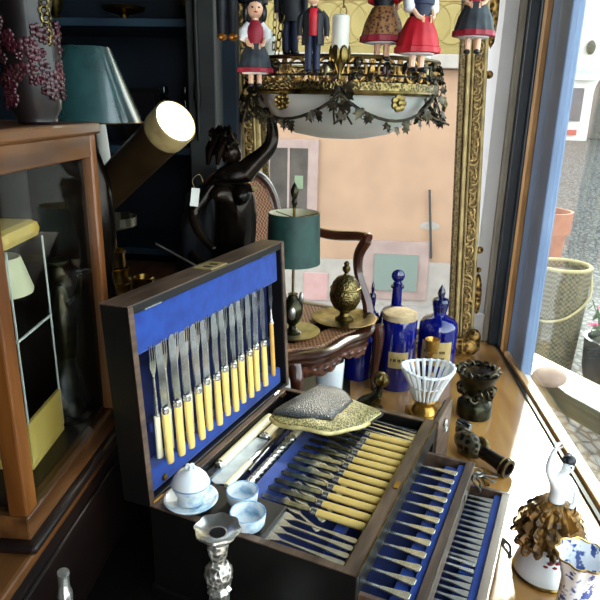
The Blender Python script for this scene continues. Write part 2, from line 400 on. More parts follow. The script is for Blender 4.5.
# ------------------------------------------------------------------ gilt frame; house behind a clear pane in place of a reflection
def glazed_frame():
    T = thing('glazed_frame', 'tall carved gilt frame whose glass shows a peach house front, beside the white wall', 'glazed_frame', (.434, 1.931, 0))
    r = Vector((.999, .002, .048)).normalized(); u = Vector((-.048, .036, .998)).normalized(); n = Vector((0, -.999, .036))
    u = (u-r*u.dot(r)).normalized(); n = r.cross(u)
    F = bpy.data.objects
    Mx = Matrix((r, u, n)).transposed().to_4x4()
    T.matrix_basis = Matrix.Translation((.434, 1.931, 0)) @ Mx       # local x right, y up the frame, z towards the room
    Hh = 1.32; W = .74; th = .05
    MB().box(-W+.07, -.075, .07, Hh-.07, -.009, -.006).build('glass_pane', 'frame_pane', T, smooth=0)
    def frame(o, i, z0, z1, m, nm, rope=False, zmid=None):
        q = MB()
        for x0, x1 in ((-W+o, -W+i), (-i, -o)): q.box(x0, x1, o, Hh-o, z0, z1)
        for y0, y1 in ((o, i), (Hh-i, Hh-o)): q.box(-W+o, -o, y0, y1, z0, z1)
        return q.build(nm, m, T, smooth=0, bevel=.004)
    frame(.0, .012, -.03, .012, 'gilt_bar', 'outer_edge')
    frame(.012, .04, -.01, .018, 'gilt_brown', 'carved_bed')
    frame(.04, .047, -.01, .022, 'gilt_bar', 'inner_bead')
    frame(.047, .062, -.01, .014, 'gilt_bar', 'inner_cove')
    frame(.062, .082, -.01, .006, 'gilt_brown', 'sight_edge')
    # carved running foliage along the two sides and the ends
    c = MB()
    def scroll(x, y, a, s):
        c.at((x, y, .016), (0, 0, a), s)
        c.tube(spline([(-.014, 0, 0), (-.004, .008, .004), (.008, .006, .005), (.012, -.002, .004), (.006, -.007, .003), (.001, -.002, .003)], 3), [.003+.0006*(k % 3) for k in range(16)], 5)
        c.ell((-.006, -.006, .002), (.007, .004, .004), 7, 4)
        c.at()
    k = 0
    for y in [.03+.021*i for i in range(60)]:
        for x in (-.026, -W+.026):
            scroll(x+random.uniform(-.004, .004), y+random.uniform(-.005, .005), (PI/2 if k % 2 else -PI/2)+random.uniform(-1.2, 1.2), random.uniform(.75, 1.2)); k += 1
    for x in [-W+.05+.026*i for i in range(25)]:
        for y in (.026, Hh-.026): scroll(x, y, random.uniform(-.4, .4)+(PI if k % 2 else 0), 1); k += 1
    c.build('carved_foliage', 'gilt', T, smooth=60)
    # projecting bits at the outer right edge
    for y, rr, rl in ((.345, .012, .012), (.28, .009, .009), (.96, .01, .01), (.87, .012, .012), (.2, .014, .07), (1.1, .02, .16)):
        MB().ell((.007, y, .002), (rr, rl, .012), 12, 8).build('edge_ornament', 'gilt_carved', T)
    q = MB()
    q.ell((-.03, .03, .03), (.05, .035, .02), 14, 8).ell((-.075, .035, .035), (.025, .02, .018), 12, 7).ell((.0, .06, .03), (.02, .03, .016), 12, 7)
    q.torus((-.05, .045, .045), .016, .006, 16, 6).torus((-.015, .04, .045), .014, .005, 16, 6)
    q.build('corner_ornament', 'gilt_carved', T)
glazed_frame()

# ------------------------------------------------------------------ bookcase at back left and low chests
def bookcase():
    T = thing('bookcase', 'dark navy bookcase with open shelves at the back left', 'bookcase', (0, 0, 0))
    MB().box(-1.58, -.40, 2.18, 2.2, 0, 1.74).build('back_panel', 'navy_panel', T, smooth=0)
    q = MB().box(-.465, -.385, 1.80, 2.2, 0, 1.74)
    q.build('end_panel', 'charcoal_paint', T, smooth=0, bevel=.004)
    MB().box(-.385, -.345, 1.9, 2.2, 0, 1.74).build('side_strip', 'navy_panel', T, smooth=0)
    for z in (.33, .645, 1.0, 1.4):
        MB().box(-1.58, -.465, 1.86, 2.18, z-.022, z).build('shelf', 'navy_shelf', T, smooth=0, bevel=.002)
    q = MB().lathe([(.004, .62), (.009, .66), (.005, .7), (.012, .74), (.006, .79), (.009, .82), (.007, .98), (.012, 1.0), (.003, 1.03)], 10)
    q.build('turned_ornament', 'ebony', T, loc=(-.437, 1.796, .05))
bookcase()
def chest(name, label, x0, x1, y0, y1, h, m='dark_mahogany'):
    T = thing(name, label, 'chest', (x1, y0, 0))
    MB().box(x0-x1+.01, -.004, .01, y1-y0-.01, 0, h-.02).build('body', m, T, smooth=0)
    MB().box(x0-x1, 0, 0, y1-y0, h-.02, h).build('top', 'mahogany_side', T, smooth=0, bevel=.005)
    q = MB()
    q.box(-.004, .002, .04, y1-y0-.04, .03, h-.045)
    q.build('end_board', m, T, smooth=0, bevel=.003)
chest('low_chest', 'low brown wooden chest carrying the glazed display cabinet', -1.3, -.395, .50, 1.02, .205)
chest('storage_chest', 'dark chest in the shadow carrying brass pots and lamps', -1.45, -.455, 1.06, 1.76, .315)

# ------------------------------------------------------------------ glazed display cabinet
def cabinet():
    x1, x0, y0, y1, z0, z1 = -.40, -.90, .645, .975, .205, .745
    T = thing('display_cabinet', 'mahogany table-top display cabinet with glass sides at far left', 'cabinet', (x1, y0, z0))
    q = lambda: MB().at((-x1, -y0, -z0))
    q().box(x0-.012, x1+.012, y0-.012, y1+.012, z0, z0+.014).build('plinth', 'dark_mahogany', T, smooth=0, bevel=.005)
    q().box(x0, x1, y0, y1, z0+.014, z0+.05).build('base', 'mahogany_side', T, smooth=0, bevel=.003)
    q().box(x0+.02, x1-.02, y0+.02, y1-.02, z0+.05, z0+.054).build('interior_floor', 'dark_mahogany', T, smooth=0)
    for (a, b) in ((x1-.026, y0), (x1-.022, y1-.028), (x0, y0), (x0, y1-.028)):
        q().box(a if b == y0 else a+.004, a+.026 if a > -.5 and b == y0 else a+.022, b, b+(.028 if b == y0 else .02), z0+.05, z1-.018).build('corner_post', 'mahogany', T, smooth=0, bevel=.003)
    q().box(x1-.022, x1-.001, y0+.028, y1-.028, z1-.052, z1-.018).build('side_rail', 'mahogany_side', T, smooth=0, bevel=.002)
    q().box(x0+.022, x1-.026, y0, y0+.022, z1-.052, z1-.018).build('front_rail', 'mahogany_side', T, smooth=0, bevel=.002)
    q().box(x0+.022, x1-.022, y1-.022, y1, z1-.052, z1-.018).build('back_rail', 'mahogany_side', T, smooth=0, bevel=.002)
    q().box(x0, x0+.022, y0+.028, y1-.028, z1-.052, z1-.018).build('side_rail', 'mahogany_side', T, smooth=0, bevel=.002)
    q().box(x0-.01, x1+.005, y0-.008, y1+.002, z1-.018, z1).build('top_board', 'mahogany_side', T, smooth=0, bevel=.004)
    q().box(x1-.012, x1-.009, y0+.026, y1-.026, z0+.05, z1-.05).build('glass_pane', 'case_glass', T, smooth=0)
    q().box(x0+.024, x1-.026, y0+.01, y0+.013, z0+.05, z1-.05).build('glass_pane', 'case_glass', T, smooth=0)
    q().box(x0+.024, x1-.024, y1-.012, y1-.009, z0+.05, z1-.05).build('back_board', 'dark_mahogany', T, smooth=0)
    q().box(x0+.008, x0+.011, y0+.026, y1-.026, z0+.05, z1-.05).build('glass_pane', 'case_glass', T, smooth=0)
    zf = z0+.054
    # things inside
    L = thing('glass_case', 'small glass showcase with cream yellow roof inside the wooden cabinet', 'showcase', (-.49, .80, zf), math.radians(4))
    MB().box(-.09, .045, -.06, .06, .325, .352).build('roof', 'yellow_enamel', L, smooth=0, bevel=.012)
    MB().box(-.09, .045, -.06, .06, 0, .012).build('base', 'yellow_enamel', L, smooth=0, bevel=.003)
    MB().box(.040, .045, -.06, .06, .012, .075).build('front_board', 'yellow_enamel', L, smooth=0)
    for y in (-.058, .056):
        for x in (.043, -.088): MB().box(x, x+.002, y, y+.002, .012, .326).build('edge_strip', 'porcelain', L, smooth=0)
    MB().box(-.088, .045, -.058, -.056, .20, .203).build('edge_strip', 'porcelain', L, smooth=0)
    MB().box(.043, .0455, -.058, .058, .20, .203).build('edge_strip', 'porcelain', L, smooth=0)
    la = thing('table_lamp', 'miniature brass lamp with white shade inside the yellow-roofed showcase', 'lamp', (-.482, .79, zf+.012))
    MB().lathe([(.03, 0), (.03, .008), (.012, .014), (.006, .03), (.006, .06)], 18).build('base', 'brass', la)
    for x in (-.012, .012): MB().tube([(x, 0, .02), (x, 0, .26)], .003, 8).build('rod', 'brass', la)
    MB().lathe([(.042, .245), (.043, .25), (.030, .297), (.028, .297), (.04, .25)], 24).build('lamp_shade', 'shade_lining', la)
    b = MB().ell((0, 0, .02), (.022, .022, .02), 12, 8)
    b.lathe([(.012, .03), (.018, .07), (.012, .1), (.02, .13), (.024, .18), (.014, .22), (.008, .235)], 14)
    b.ell((0, 0, .255), (.013, .015, .017), 12, 8).ell((.0, .0, .275), (.02, .02, .006), 12, 5)
    b.tube([(.01, 0, .2), (.035, -.01, .225), (.045, -.02, .26)], [.006, .005, .004], 7)
    b.tube([(-.01, 0, .2), (-.02, .03, .17), (-.01, .035, .14)], [.006, .005, .004], 7)
    st = thing('statuette', 'dark bronze statuette of a standing figure inside the wooden cabinet', 'statuette', (-.455, .905, zf))
    b.build('figure', 'bronze_verd', st)
    MB().lathe([(.032, 0), (.034, .008), (.026, .014)], 16).build('base', 'bronze', st, loc=(0, 0, -.001))
    for i, (x, y, s, lab) in enumerate([(-.60, .9, 1, 'small white china figurine at the back of the wooden cabinet'), (-.57, .73, .8, 'tiny white china figurine near the cabinet front')]):
        f = MB().lathe([(.02, 0), (.022, .02), (.012, .05), (.016, .075), (.008, .095)], 14).ell((0, 0, .108), .012, 10, 7)
        tag(f.build('china_figurine', 'porcelain', None, loc=(x, y, zf)), lab, 'figurine', 'china figurines in the cabinet')
    f = MB().lathe([(.03, 0), (.026, .01), (.05, .05), (.056, .1), (.04, .16), (.022, .19), (.03, .21), (.026, .215)], 20)
    tag(f.build('dark_vase', 'bronze_verd', None, loc=(-.70, .88, zf)), 'dark round-bodied bronze vase standing deep inside the wooden cabinet', 'vase')
cabinet()
ct = .745
def lacquer_vase():
    T = thing('lacquer_vase', 'black lacquer vase with dark red raised flowers on the cabinet top', 'vase', (-.425, .835, ct))
    MB().lathe([(.022, 0), (.026, .004), (.026, .010), (.032, .02), (.037, .06), (.036, .10), (.032, .128), (.03, .14), (.034, .158), (.033, .162), (.02, .162)], 28).build('body', 'lacquer', T)
    f = MB(); rnd = random.Random(3)
    for i in range(70):
        a = rnd.uniform(-3.1, .8); z = rnd.uniform(.028, .125); r = .036
        f.at((cos(a)*r, sin(a)*r, z), (0, PI/2, a))
        f.at((cos(a)*r, sin(a)*r, z), (0, 0, a))
        s = rnd.uniform(.005, .009)
        for k in range(5): f.ell((0, cos(k*1.257)*s*.7, sin(k*1.257)*s*.7), (.0028, s*.5, s*.5), 7, 5)
        f.ell((.002, 0, 0), (.003, s*.3, s*.3), 6, 4)
    f.build('raised_flowers', 'lacquer_red', T)
    MB().lathe([(.034, .160), (.036, .164), (.030, .172), (.014, .178), (.006, .188), (.008, .195), (0, .2)], 24).build('lid', 'brass_chased', T)
    f = MB()
    for k in range(7): f.at((.031+.002*(k % 2), -.014, .158-.009*k), (0, .5*k, .4)).torus((0, 0, 0), .005, .0022, 10, 6, axis='y')
    f.build('gilt_pendant', 'brass_chased', T)
lacquer_vase()
o = MB().box(-.007, .007, -.09, .09, -.003, .003).build('gilt_rod', 'gilt', None, smooth=0, bevel=.002, loc=(-.487, .735, ct+.045), rot=(math.radians(-25), math.radians(62), math.radians(8)))
tag(o, 'slanted gilt strip leaning by the lacquer vase on the cabinet', 'gilt strip')

# ------------------------------------------------------------------ lamps, spotlight and brass on the chests
def teal_lamp():
    T = thing('table_lamp', 'large teal conical lampshade on a dark lamp behind the wooden cabinet', 'lamp', (-.525, 1.25, .315))
    MB().lathe([(.103, .420), (.048, .560), (.046, .560), (.101, .420)], 40, cap=False).build('lamp_shade', 'teal_shade', T)
    MB().torus((0, 0, .420), .1025, .0016, 40, 6).build('shade_rim', 'brass', T)
    MB().lathe([(.07, 0), (.07, .02), (.03, .04), (.02, .1), (.035, .2), (.03, .3), (.012, .36), (.008, .48), (.0, .48)], 24).build('base', 'bronze', T)
    h = MB()
    for k in range(3): h.tube([(0, 0, .475), (cos(k*2.1)*.05, sin(k*2.1)*.05, .545)], .0015, 5)
    h.build('shade_carrier', 'brass_old', T)
teal_lamp()
c = thing('candle', 'pale grey tapered candle in a brass holder behind the teal lampshade', 'candle', (-.575, 1.42, .315))
MB().lathe([(.02, .31), (.012, .42), (.0, .425)], 16).build('wax', 'candle_white', c)
MB().lathe([(.045, 0), (.045, .012), (.012, .03), (.01, .15), (.016, .17), (.009, .19), (.011, .28), (.024, .3), (.022, .315)], 18).build('holder', 'brass_old', c)

def spotlight():
    P0 = Vector((-.575, 1.39, .560)); P1 = Vector((-.335, 1.20, .742))
    T = thing('spotlight', 'tubular brown metal spotlight with a glowing round lens', 'spotlight', (-.565, 1.36, .315))
    off = Vector((-.565, 1.36, .315))
    d = (P1-P0).normalized(); d2 = (d+Vector((.25, -.5, .05))).normalized()
    rot = d.to_track_quat('Z', 'Y').to_matrix().to_4x4(); Ln = (P1-P0).length
    B = Matrix.Translation(P0-off) @ rot
    b = MB(); b.m = B
    b.lathe([(0, 0), (.040, 0), (.042, .006), (.042, Ln-.05), (.0432, Ln-.045), (.0432, Ln-.012)], 28, cap=False).build('barrel', 'lamp_brown', T)
    b = MB(); b.m = B
    b.lathe([(.042, Ln-.048), (.0445, Ln-.045), (.045, Ln-.004), (.0425, Ln), (.041, Ln), (.0405, Ln-.04)], 32, cap=False).build('bezel', 'gilt_bar', T)
    b = MB(); b.m = B
    b.lathe([(.0415, Ln-.012), (.036, Ln-.002), (.016, Ln+.004), (0, Ln+.006)], 28).build('lens', 'glow', T)
    b = MB(); b.lathe([(.06, 0), (.06, .012), (.02, .02), (.008, .03), (.008, .27), (0, .27)], 18).build('stand', 'lamp_brown', T)
    l = bpy.data.lights.new('spotlight_beam', 'SPOT'); l.energy = 1.2; l.spot_size = 1.6; l.color = (1, .93, .78); l.shadow_soft_size = .03
    lo = bpy.data.objects.new('spotlight_beam', l); C.objects.link(lo); lo.parent = T
    lo.location = P1-off+d*.012; lo.rotation_euler = (-d).to_track_quat('Z', 'Y').to_euler()
spotlight()
def potware():
    def lat(name, prof, m, loc, label, cat, group=None, n=24):
        return tag(MB().lathe(prof, n).build(name, m, None, loc=loc), label, cat, group)
    z = .315
    T = thing('gallery_tray', 'round fretwork gallery tray on a stem among the brass pots', 'tray', (-.615, 1.55, z))
    MB().lathe([(.04, 0), (.04, .01), (.01, .02), (.008, .13), (.05, .145), (.062, .148), (.062, .15), (0, .15)], 28).build('stand', 'brass_old', T)
    MB().lathe([(.061, .149), (.063, .149), (.064, .172), (.062, .172)], 36, cap=False).build('gallery', 'tray_fret', T)
    pot = [(.028, 0), (.031, .004), (.031, .03), (.034, .036), (.030, .038), (.026, .03), (0, .008)]
    lat('brass_pot', pot, 'brass', (-.555, 1.40, z), 'lowest dim brass pot of the stack behind the cutlery box lid', 'pot', 'stacked brass pots')
    lat('brass_pot', pot, 'brass', (-.556, 1.40, z+.038), 'middle dim brass pot of the stack behind the cutlery box lid', 'pot', 'stacked brass pots')
    lat('brass_pot', [(r*.85, q*1.1) for r, q in pot], 'brass', (-.557, 1.40, z+.076), 'topmost dim brass pot of the stack behind the cutlery box lid', 'pot', 'stacked brass pots')
    lat('brass_pot', [(r*.8, q*1.3) for r, q in pot], 'brass', (-.495, 1.42, z), 'single small brass pot right of the stacked brass pots', 'pot')
    lat('brass_pot', [(r*.9, q*.8) for r, q in pot], 'brass_old', (-.52, 1.30, z), 'squat brass pot in front of the stacked brass pots', 'pot')
    z = 1.0
    lat('brass_dish', [(.03, 0), (.034, .006), (.012, .014), (.014, .022), (.06, .034), (.066, .044), (.06, .044), (0, .03)], 'brass', (-.70, 1.98, z), 'footed brass dish on the upper shelf of the navy bookcase', 'dish')
    lat('brass_cup', [(.025, 0), (.028, .005), (.008, .02), (.02, .05), (.026, .09), (.022, .09), (0, .05)], 'brass_old', (-.505, 1.96, z), 'tall brass cup at the right end of the upper bookcase shelf', 'cup')
    lat('brass_cup', [(.03, 0), (.034, .005), (.012, .02), (.028, .06), (.034, .12), (.03, .12), (0, .06)], 'brass_old', (-.91, 1.97, z), 'wide brass cup at the left of the upper bookcase shelf', 'cup')
    z = .645
    dec = [(.03, 0), (.034, .005), (.034, .07), (.026, .09), (.011, .1), (.011, .135), (.015, .14), (.009, .145), (.015, .16), (.012, .175), (0, .18)]
    lat('decanter', dec, 'dark_glass', (-.585, 1.97, z), 'dark glass decanter on the bookcase shelf, left of its twin', 'decanter', 'dark glass decanters')
    lat('decanter', dec, 'dark_glass', (-.52, 1.98, z), 'dark glass decanter at the right end of the bookcase shelf', 'decanter', 'dark glass decanters')
    lat('brass_bowl', [(.02, 0), (.022, .005), (.05, .03), (.055, .05), (.05, .05), (0, .02)], 'brass_old', (-.64, 1.92, z), 'low brass bowl on the bookcase shelf behind the spotlight', 'bowl')
    T = thing('picture', 'small dark framed picture leaning at the back of the bookcase shelf', 'picture', (-.71, 2.10, z))
    MB().box(-.07, .07, -.006, .006, 0, .17).build('picture_frame', 'ebony', T, smooth=0, bevel=.002)
    MB().box(-.055, .055, -.008, -.006, .015, .155).build('print', 'photo_dark', T, smooth=0)
potware()

# ------------------------------------------------------------------ cutlery canteen
CL = Vector((.034, .677, 0)); CA = -math.radians(20.2)
CM = Matrix.Translation(CL) @ Matrix.Rotation(CA, 4, 'Z')
LID_TH = math.radians(3)
LM = Matrix.Translation((-.345, 0, .168)) @ Matrix.Rotation(-LID_TH, 4, 'Y')   # lid frame: y along the hinge, z up the lid, x out of the lining
BL = .475
def canteen():
    T = thing('cutlery_canteen', 'open dark wooden cutlery canteen lined in blue velvet with two drawers pulled out', 'cutlery box', CL, CA)
    b = MB()
    b.box(-.345, 0, 0, .012, .02, .17)              # front wall
    b.box(-.345, -.333, .012, BL, .02, .17)         # hinge side
    b.box(-.333, 0, BL-.012, BL, .02, .17)
    b.box(-.022, 0, .012, BL-.012, .13, .17)        # right rail above the drawers
    b.box(-.333, -.022, .012, BL-.012, .126, .131)  # tray floor
    b.build('body', 'ebony', T, smooth=0, bevel=.0015)
    MB().box(-.350, .005, -.005, BL+.005, 0, .022).build('plinth', 'ebony', T, smooth=0, bevel=.004)
    r = MB().box(-.022, .0005, .0, BL, .17, .1722).box(-.345, -.022, 0, .012, .17, .1722).box(-.345, -.022, BL-.012, BL, .17, .1722).box(-.345, -.333, .012, BL-.012, .17, .1722)
    r.build('rim', 'walnut', T, smooth=0, bevel=.0005)
    e = MB().box(-.001, .0015, .0, BL, .1715, .1735).box(-.0235, -.0215, .012, BL, .1715, .1735)
    e.build('brass_edging', 'brass_old', T, smooth=0)
    MB().box(-.014, -.006, .215, .235, .172, .1745).build('lock_plate', 'brass', T, smooth=0)
    # velvet fittings
    v = MB().box(-.333, -.022, .012, BL-.012, .131, .133)
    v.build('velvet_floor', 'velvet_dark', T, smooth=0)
    v = MB().box(-.24, -.19, .012, BL-.012, .131, .150)
    for i in range(18): v.box(-.19, -.178, .075+i*.0215, .0865+i*.0215, .131, .150)
    v.build('velvet_divider', 'velvet', T, smooth=0, bevel=.002)
    v = MB().box(-.05, -.024, .012, .10, .131, .146)
    for i in range(5): v.box(-.07, -.05, .015+i*.0175, .023+i*.0175, .131, .152)
    v.build('velvet_rack', 'velvet', T, smooth=0, bevel=.002)
    v = MB().box(-.05, -.024, .395, BL-.012, .131, .146)
    for i in range(4): v.box(-.06, -.05, .40+i*.015, .407+i*.015, .131, .150)
    v.build('velvet_rack', 'velvet', T, smooth=0, bevel=.002)
    v = MB().box(-.075, -.06, .10, .395, .131, .149)
    v.build('velvet_rack', 'velvet', T, smooth=0, bevel=.002)
    MB().box(-.333, -.155, .012, .103, .131, .1655).build('tray_cover', 'ebony', T, smooth=0, bevel=.002)
    # drawers: local boxes open above
    def drawer(x1, z0, z1, nb, rl):
        d = MB().box(x1-.24, x1, .018, .026, z0, z1).box(x1-.24, x1, BL-.052, BL-.044, z0, z1).box(x1-.015, x1, .026, BL-.052, z0, z1).box(x1-.24, x1-.012, .026, BL-.052, z0, z0+.005)
        D_ = d.build('drawer', 'walnut', T, smooth=0, bevel=.001)
        MB().box(x1-.0005, x1+.0012, .018, BL-.044, z1-.001, z1+.001).build('steel_edging', 'silver_dull', D_, smooth=0)
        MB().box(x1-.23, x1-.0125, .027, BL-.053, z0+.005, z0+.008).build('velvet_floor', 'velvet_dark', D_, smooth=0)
        q = MB().box(x1-.028, x1-.012, .027, BL-.053, z0+.008, z1-.006)
        q.build('velvet_rail', 'velvet', D_, smooth=0, bevel=.002)
        q = MB()
        for i in range(nb): q.box(x1-.052, x1-.028, .034+i*rl, .034+i*rl+rl*.55, z0+.008, z1-.013)
        q.build('velvet_rack', 'velvet', D_, smooth=0, bevel=.002)
        return D_
    d1 = drawer(.088, .083, .126, 13, .0305)
    d2 = drawer(.160, .034, .080, 24, .0160)
    def drop(par, x, y, z):
        h = MB().ell((x+.004, y, z), (.004, .010, .006), 10, 6)
        h.tube(spline([(x+.004, y-.008, z), (x+.016, y-.010, z-.012), (x+.018, y, z-.022), (x+.016, y+.010, z-.012), (x+.004, y+.008, z)], 4), .0024, 6)
        h.ell((x+.018, y, z-.024), (.004, .005, .005), 8, 6)
        h.build('drop_handle', 'iron', par)
    drop(d2, .16, .30, .066); drop(d1, .088, .400, .112); drop(d2, .16, .12, .066)
    MB().box(.0882, .0905, .33, .345, .10, .118).build('lock_plate', 'silver_dull', d1, smooth=0)
    # front panel swung open at the far right corner
    d = MB().box(-.008, .004, .005, .125, .03, .168)
    dd = d.build('door', 'walnut', T, smooth=0, bevel=.002, loc=(0, BL, 0), rot=(0, 0, -.03))
    MB().box(-.0115, -.008, .012, .118, .06, .164).build('velvet_lining', 'velvet_dark', dd, smooth=0)
    k = MB().ell((.007, .06, .14), (.004, .012, .008), 10, 6).torus((.009, .06, .13), .009, .0018, 14, 6, axis='x')
    k.build('drop_handle', 'silver_dull', dd)
    # lid
    L = bpy.data.objects.new('lid', None)
    q = MB(); h = .33; l0, l1 = 0, .50
    q.box(-.052, 0, l0, l0+.013, 0, h).box(-.052, 0, l1-.013, l1, 0, h).box(-.052, 0, l0+.013, l1-.013, h-.014, h).box(-.052, 0, l0+.013, l1-.013, 0, .008).box(-.052, -.046, l0+.013, l1-.013, .008, h-.014)
    lid = q.build('lid', 'ebony', T, smooth=0, bevel=.0015)
    lid.matrix_basis = LM
    MB().box(-.0525, .0005, l0, l1, h, h+.0016).build('lid_edge', 'walnut', lid, smooth=0)
    MB().box(0, .0012, l0, l0+.011, .0, h-.001).build('lid_face', 'walnut', lid, smooth=0)
    MB().box(0, .0012, l1-.011, l1, .0, h-.001).build('lid_face', 'walnut', lid, smooth=0)
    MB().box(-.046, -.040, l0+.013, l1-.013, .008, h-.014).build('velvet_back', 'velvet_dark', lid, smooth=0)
    MB().box(-.042, -.010, l0+.013, l1-.013, .246, h-.014).build('velvet_top_band', 'velvet', lid, smooth=0, bevel=.004)
    v = MB().box(-.042, -.012, l0+.013, l1-.013, .008, .046)
    v.build('velvet_bottom_band', 'velvet', lid, smooth=0, bevel=.004)
    v = MB().box(-.042, -.026, l0+.05, l1-.02, .10, .118)
    v.build('velvet_rack', 'velvet_dark', lid, smooth=0, bevel=.002)
    MB().box(-.008, .0018, .035, .075, h-.0135, h-.0115).box(-.008, .0018, .40, .46, h-.0135, h-.0115).build('steel_strip', 'steel', lid, smooth=0)
    MB().box(-.044, -.004, .226, .278, h+.001, h+.0032).build('lock_plate', 'gilt_bar', lid, smooth=0)
    k = MB()
    for y in (.238, .258): MB().box(-.030, -.014, y, y+.008, h+.0026, h+.0038).build('keyhole', 'ebony', lid, smooth=0)
    MB().lathe([(.006, 0), (.005, .003), (0, .004)], 12).build('stud', 'brass', lid, loc=(-.011, .055, .02), rot=(0, PI/2, 0))
    for y in (.02, .44): MB().at((-.345, y, .17)).tube([(0, -.012, 0), (0, .012, 0)], .004, 8).box(0, .02, -.01, .01, -.001, .002).build('hinge', 'brass', T)
canteen()

def blade_mesh(L, w0, w1, t=.0012):
    q = MB(); pts = [(-.004, -w0*.35), (-L*.85, -w1*.5), (-L*.96, -w1*.4), (-L, 0), (-L*.97, w1*.35), (-L*.85, w1*.5), (-.004, w0*.45)]
    return q.prism(pts, -t, t)
def handle_mesh(L, r0, r1, n=10):
    q = MB(); k = 8
    rings = []
    for i, (x, r) in enumerate([(0, r0*.9), (.004, r0), (L*.5, (r0+r1)*.52), (L*.9, r1*1.05), (L*.985, r1*.95), (L, r1*.55)]):
        rings.append([(x, r*1.15*cos(2*PI*j/n), r*.85*sin(2*PI*j/n)) for j in range(n)])
    return q.loft(rings)
def knife(name, label, group, hL, bL, hm='ivory', r=.0062, w=.013, bm='steel'):
    T = thing(name, label, 'knife', group=group)
    handle_mesh(hL, r, r*1.08).build('handle', hm, T, smooth=50)
    MB().at((0, 0, 0), (0, PI/2, 0)).lathe([(r*.95, -.010), (r*1.12, -.008), (r*1.0, -.004), (r*1.15, -.001), (r, .002)], 12).build('ferrule', 'silver', T)
    blade_mesh(bL, w, w*1.1).build('blade', bm, T, smooth=0).location.x = -.009
    return T
def fork_head(q, x0, L, w, n=4, t=.0011):
    # head extends towards -x from x0
    a = [(x0, -.0022), (x0-L*.22, -w*.42), (x0-L*.45, -w*.5)]
    q.prism([(x0, .0022), (x0, -.0022), (x0-L*.18, -w*.36), (x0-L*.32, -w*.5), (x0-L*.5, -w*.5), (x0-L*.5, w*.5), (x0-L*.32, w*.5), (x0-L*.18, w*.36)], -t, t)
    for i in range(n):
        y = -w*.5+w*(i+.5)/n; h = w/n*.30
        q.prism([(x0-L*.49, y-h), (x0-L*.49, y+h), (x0-L*.97, y+h*.7), (x0-L, y), (x0-L*.97, y-h*.7)], -t, t)
def fork(name, label, group, hL, neck, head, w, hm, n=4):
    T = thing(name, label, 'fork', group=group)
    handle_mesh(hL, .0052, .0056).build('handle', hm, T, smooth=50)
    q = MB().tube([(.002, 0, 0), (-.006, 0, 0), (-neck, 0, 0)], [.0055, .0035, .0022], 8)
    q.build('neck', 'silver', T)
    q = MB(); fork_head(q, -neck+.001, head, w, n); q.build('tines', 'steel', T, smooth=0)
    return T
def silver_piece(name, label, cat, group, L, head, w, kind, m='silver', r=.0026):
    T = thing(name, label, cat, group=group)
    # handle towards +x with fiddle end
    w_ = 5.2e-3 if L < .07 else (8e-3 if L < .1 else 6.2e-3)
    pts = [(0, .0022), (L*.45, .0026), (L*.75, w_*.75), (L*.95, w_), (L, w_*.65), (L, -w_*.65), (L*.95, -w_), (L*.75, -w_*.75), (L*.45, -.0026), (0, -.0022)]
    MB().prism(pts, -.0014, .0014).build('handle', m, T, smooth=0, bevel=.0008)
    q = MB()
    if kind == 'fork': fork_head(q, .001, head, w)
    else:
        q.at((-head*.5, 0, 0)).ell((0, 0, -.002), (head*.55, w*.5, .004), 14, 8)
    q.build('tines' if kind == 'fork' else 'bowl', m, T, smooth=30)
    return T
def place(root, M_, label, first):
    if first: root.matrix_basis = M_; root['label'] = label; return root
    return dup(root, M_, label)

# table knives and forks in the lid
kn = knife('table_knife', 'x', 'ivory-handled knives in the lid', .094, .118, r=.0064, w=.0165)
fk = fork('table_fork', 'x', 'ivory-handled forks in the lid', .090, .072, .056, .0165, 'ivory_pale', 3)
RX = Matrix.Rotation(PI/2, 4, 'Y')     # local +x (handle) -> down the lid; blade up
for i in range(12):
    y = .072+.0306*i
    # columns: local x -> -z of the lid, local y -> y, local z -> x
    B = Matrix(((0, 0, 1, 0), (0, 1, 0, 0), (-1, 0, 0, 0), (0, 0, 0, 1)))
    place(kn, CM @ LM @ Matrix.Translation((-.012+.002*(i % 2), y+.002, .128+.004*random.uniform(-1, 1))) @ B @ Matrix.Rotation(random.uniform(-.02, .02), 4, 'Z'),
          'ivory-handled table knife standing in the blue lid, %s from the left' % ORD[i], i == 0)
    place(fk, CM @ LM @ Matrix.Translation((-.0205, y-.009, .128)) @ B @ Matrix.Rotation(.075, 4, 'Z') @ Matrix.Rotation(.085, 4, 'Y'),
          'ivory-handled table fork tucked behind the lid knives, %s from the left' % ORD[i], i == 0)
f13 = fork('table_fork', 'single table fork with an ochre bone handle at the right end of lid', None, .125, .03, .055, .016, 'ochre_bone', 3)
f13.matrix_basis = CM @ LM @ Matrix.Translation((-.012, .452, .163)) @ Matrix(((0, 0, 1, 0), (0, 1, 0, 0), (-1, 0, 0, 0), (0, 0, 0, 1)))

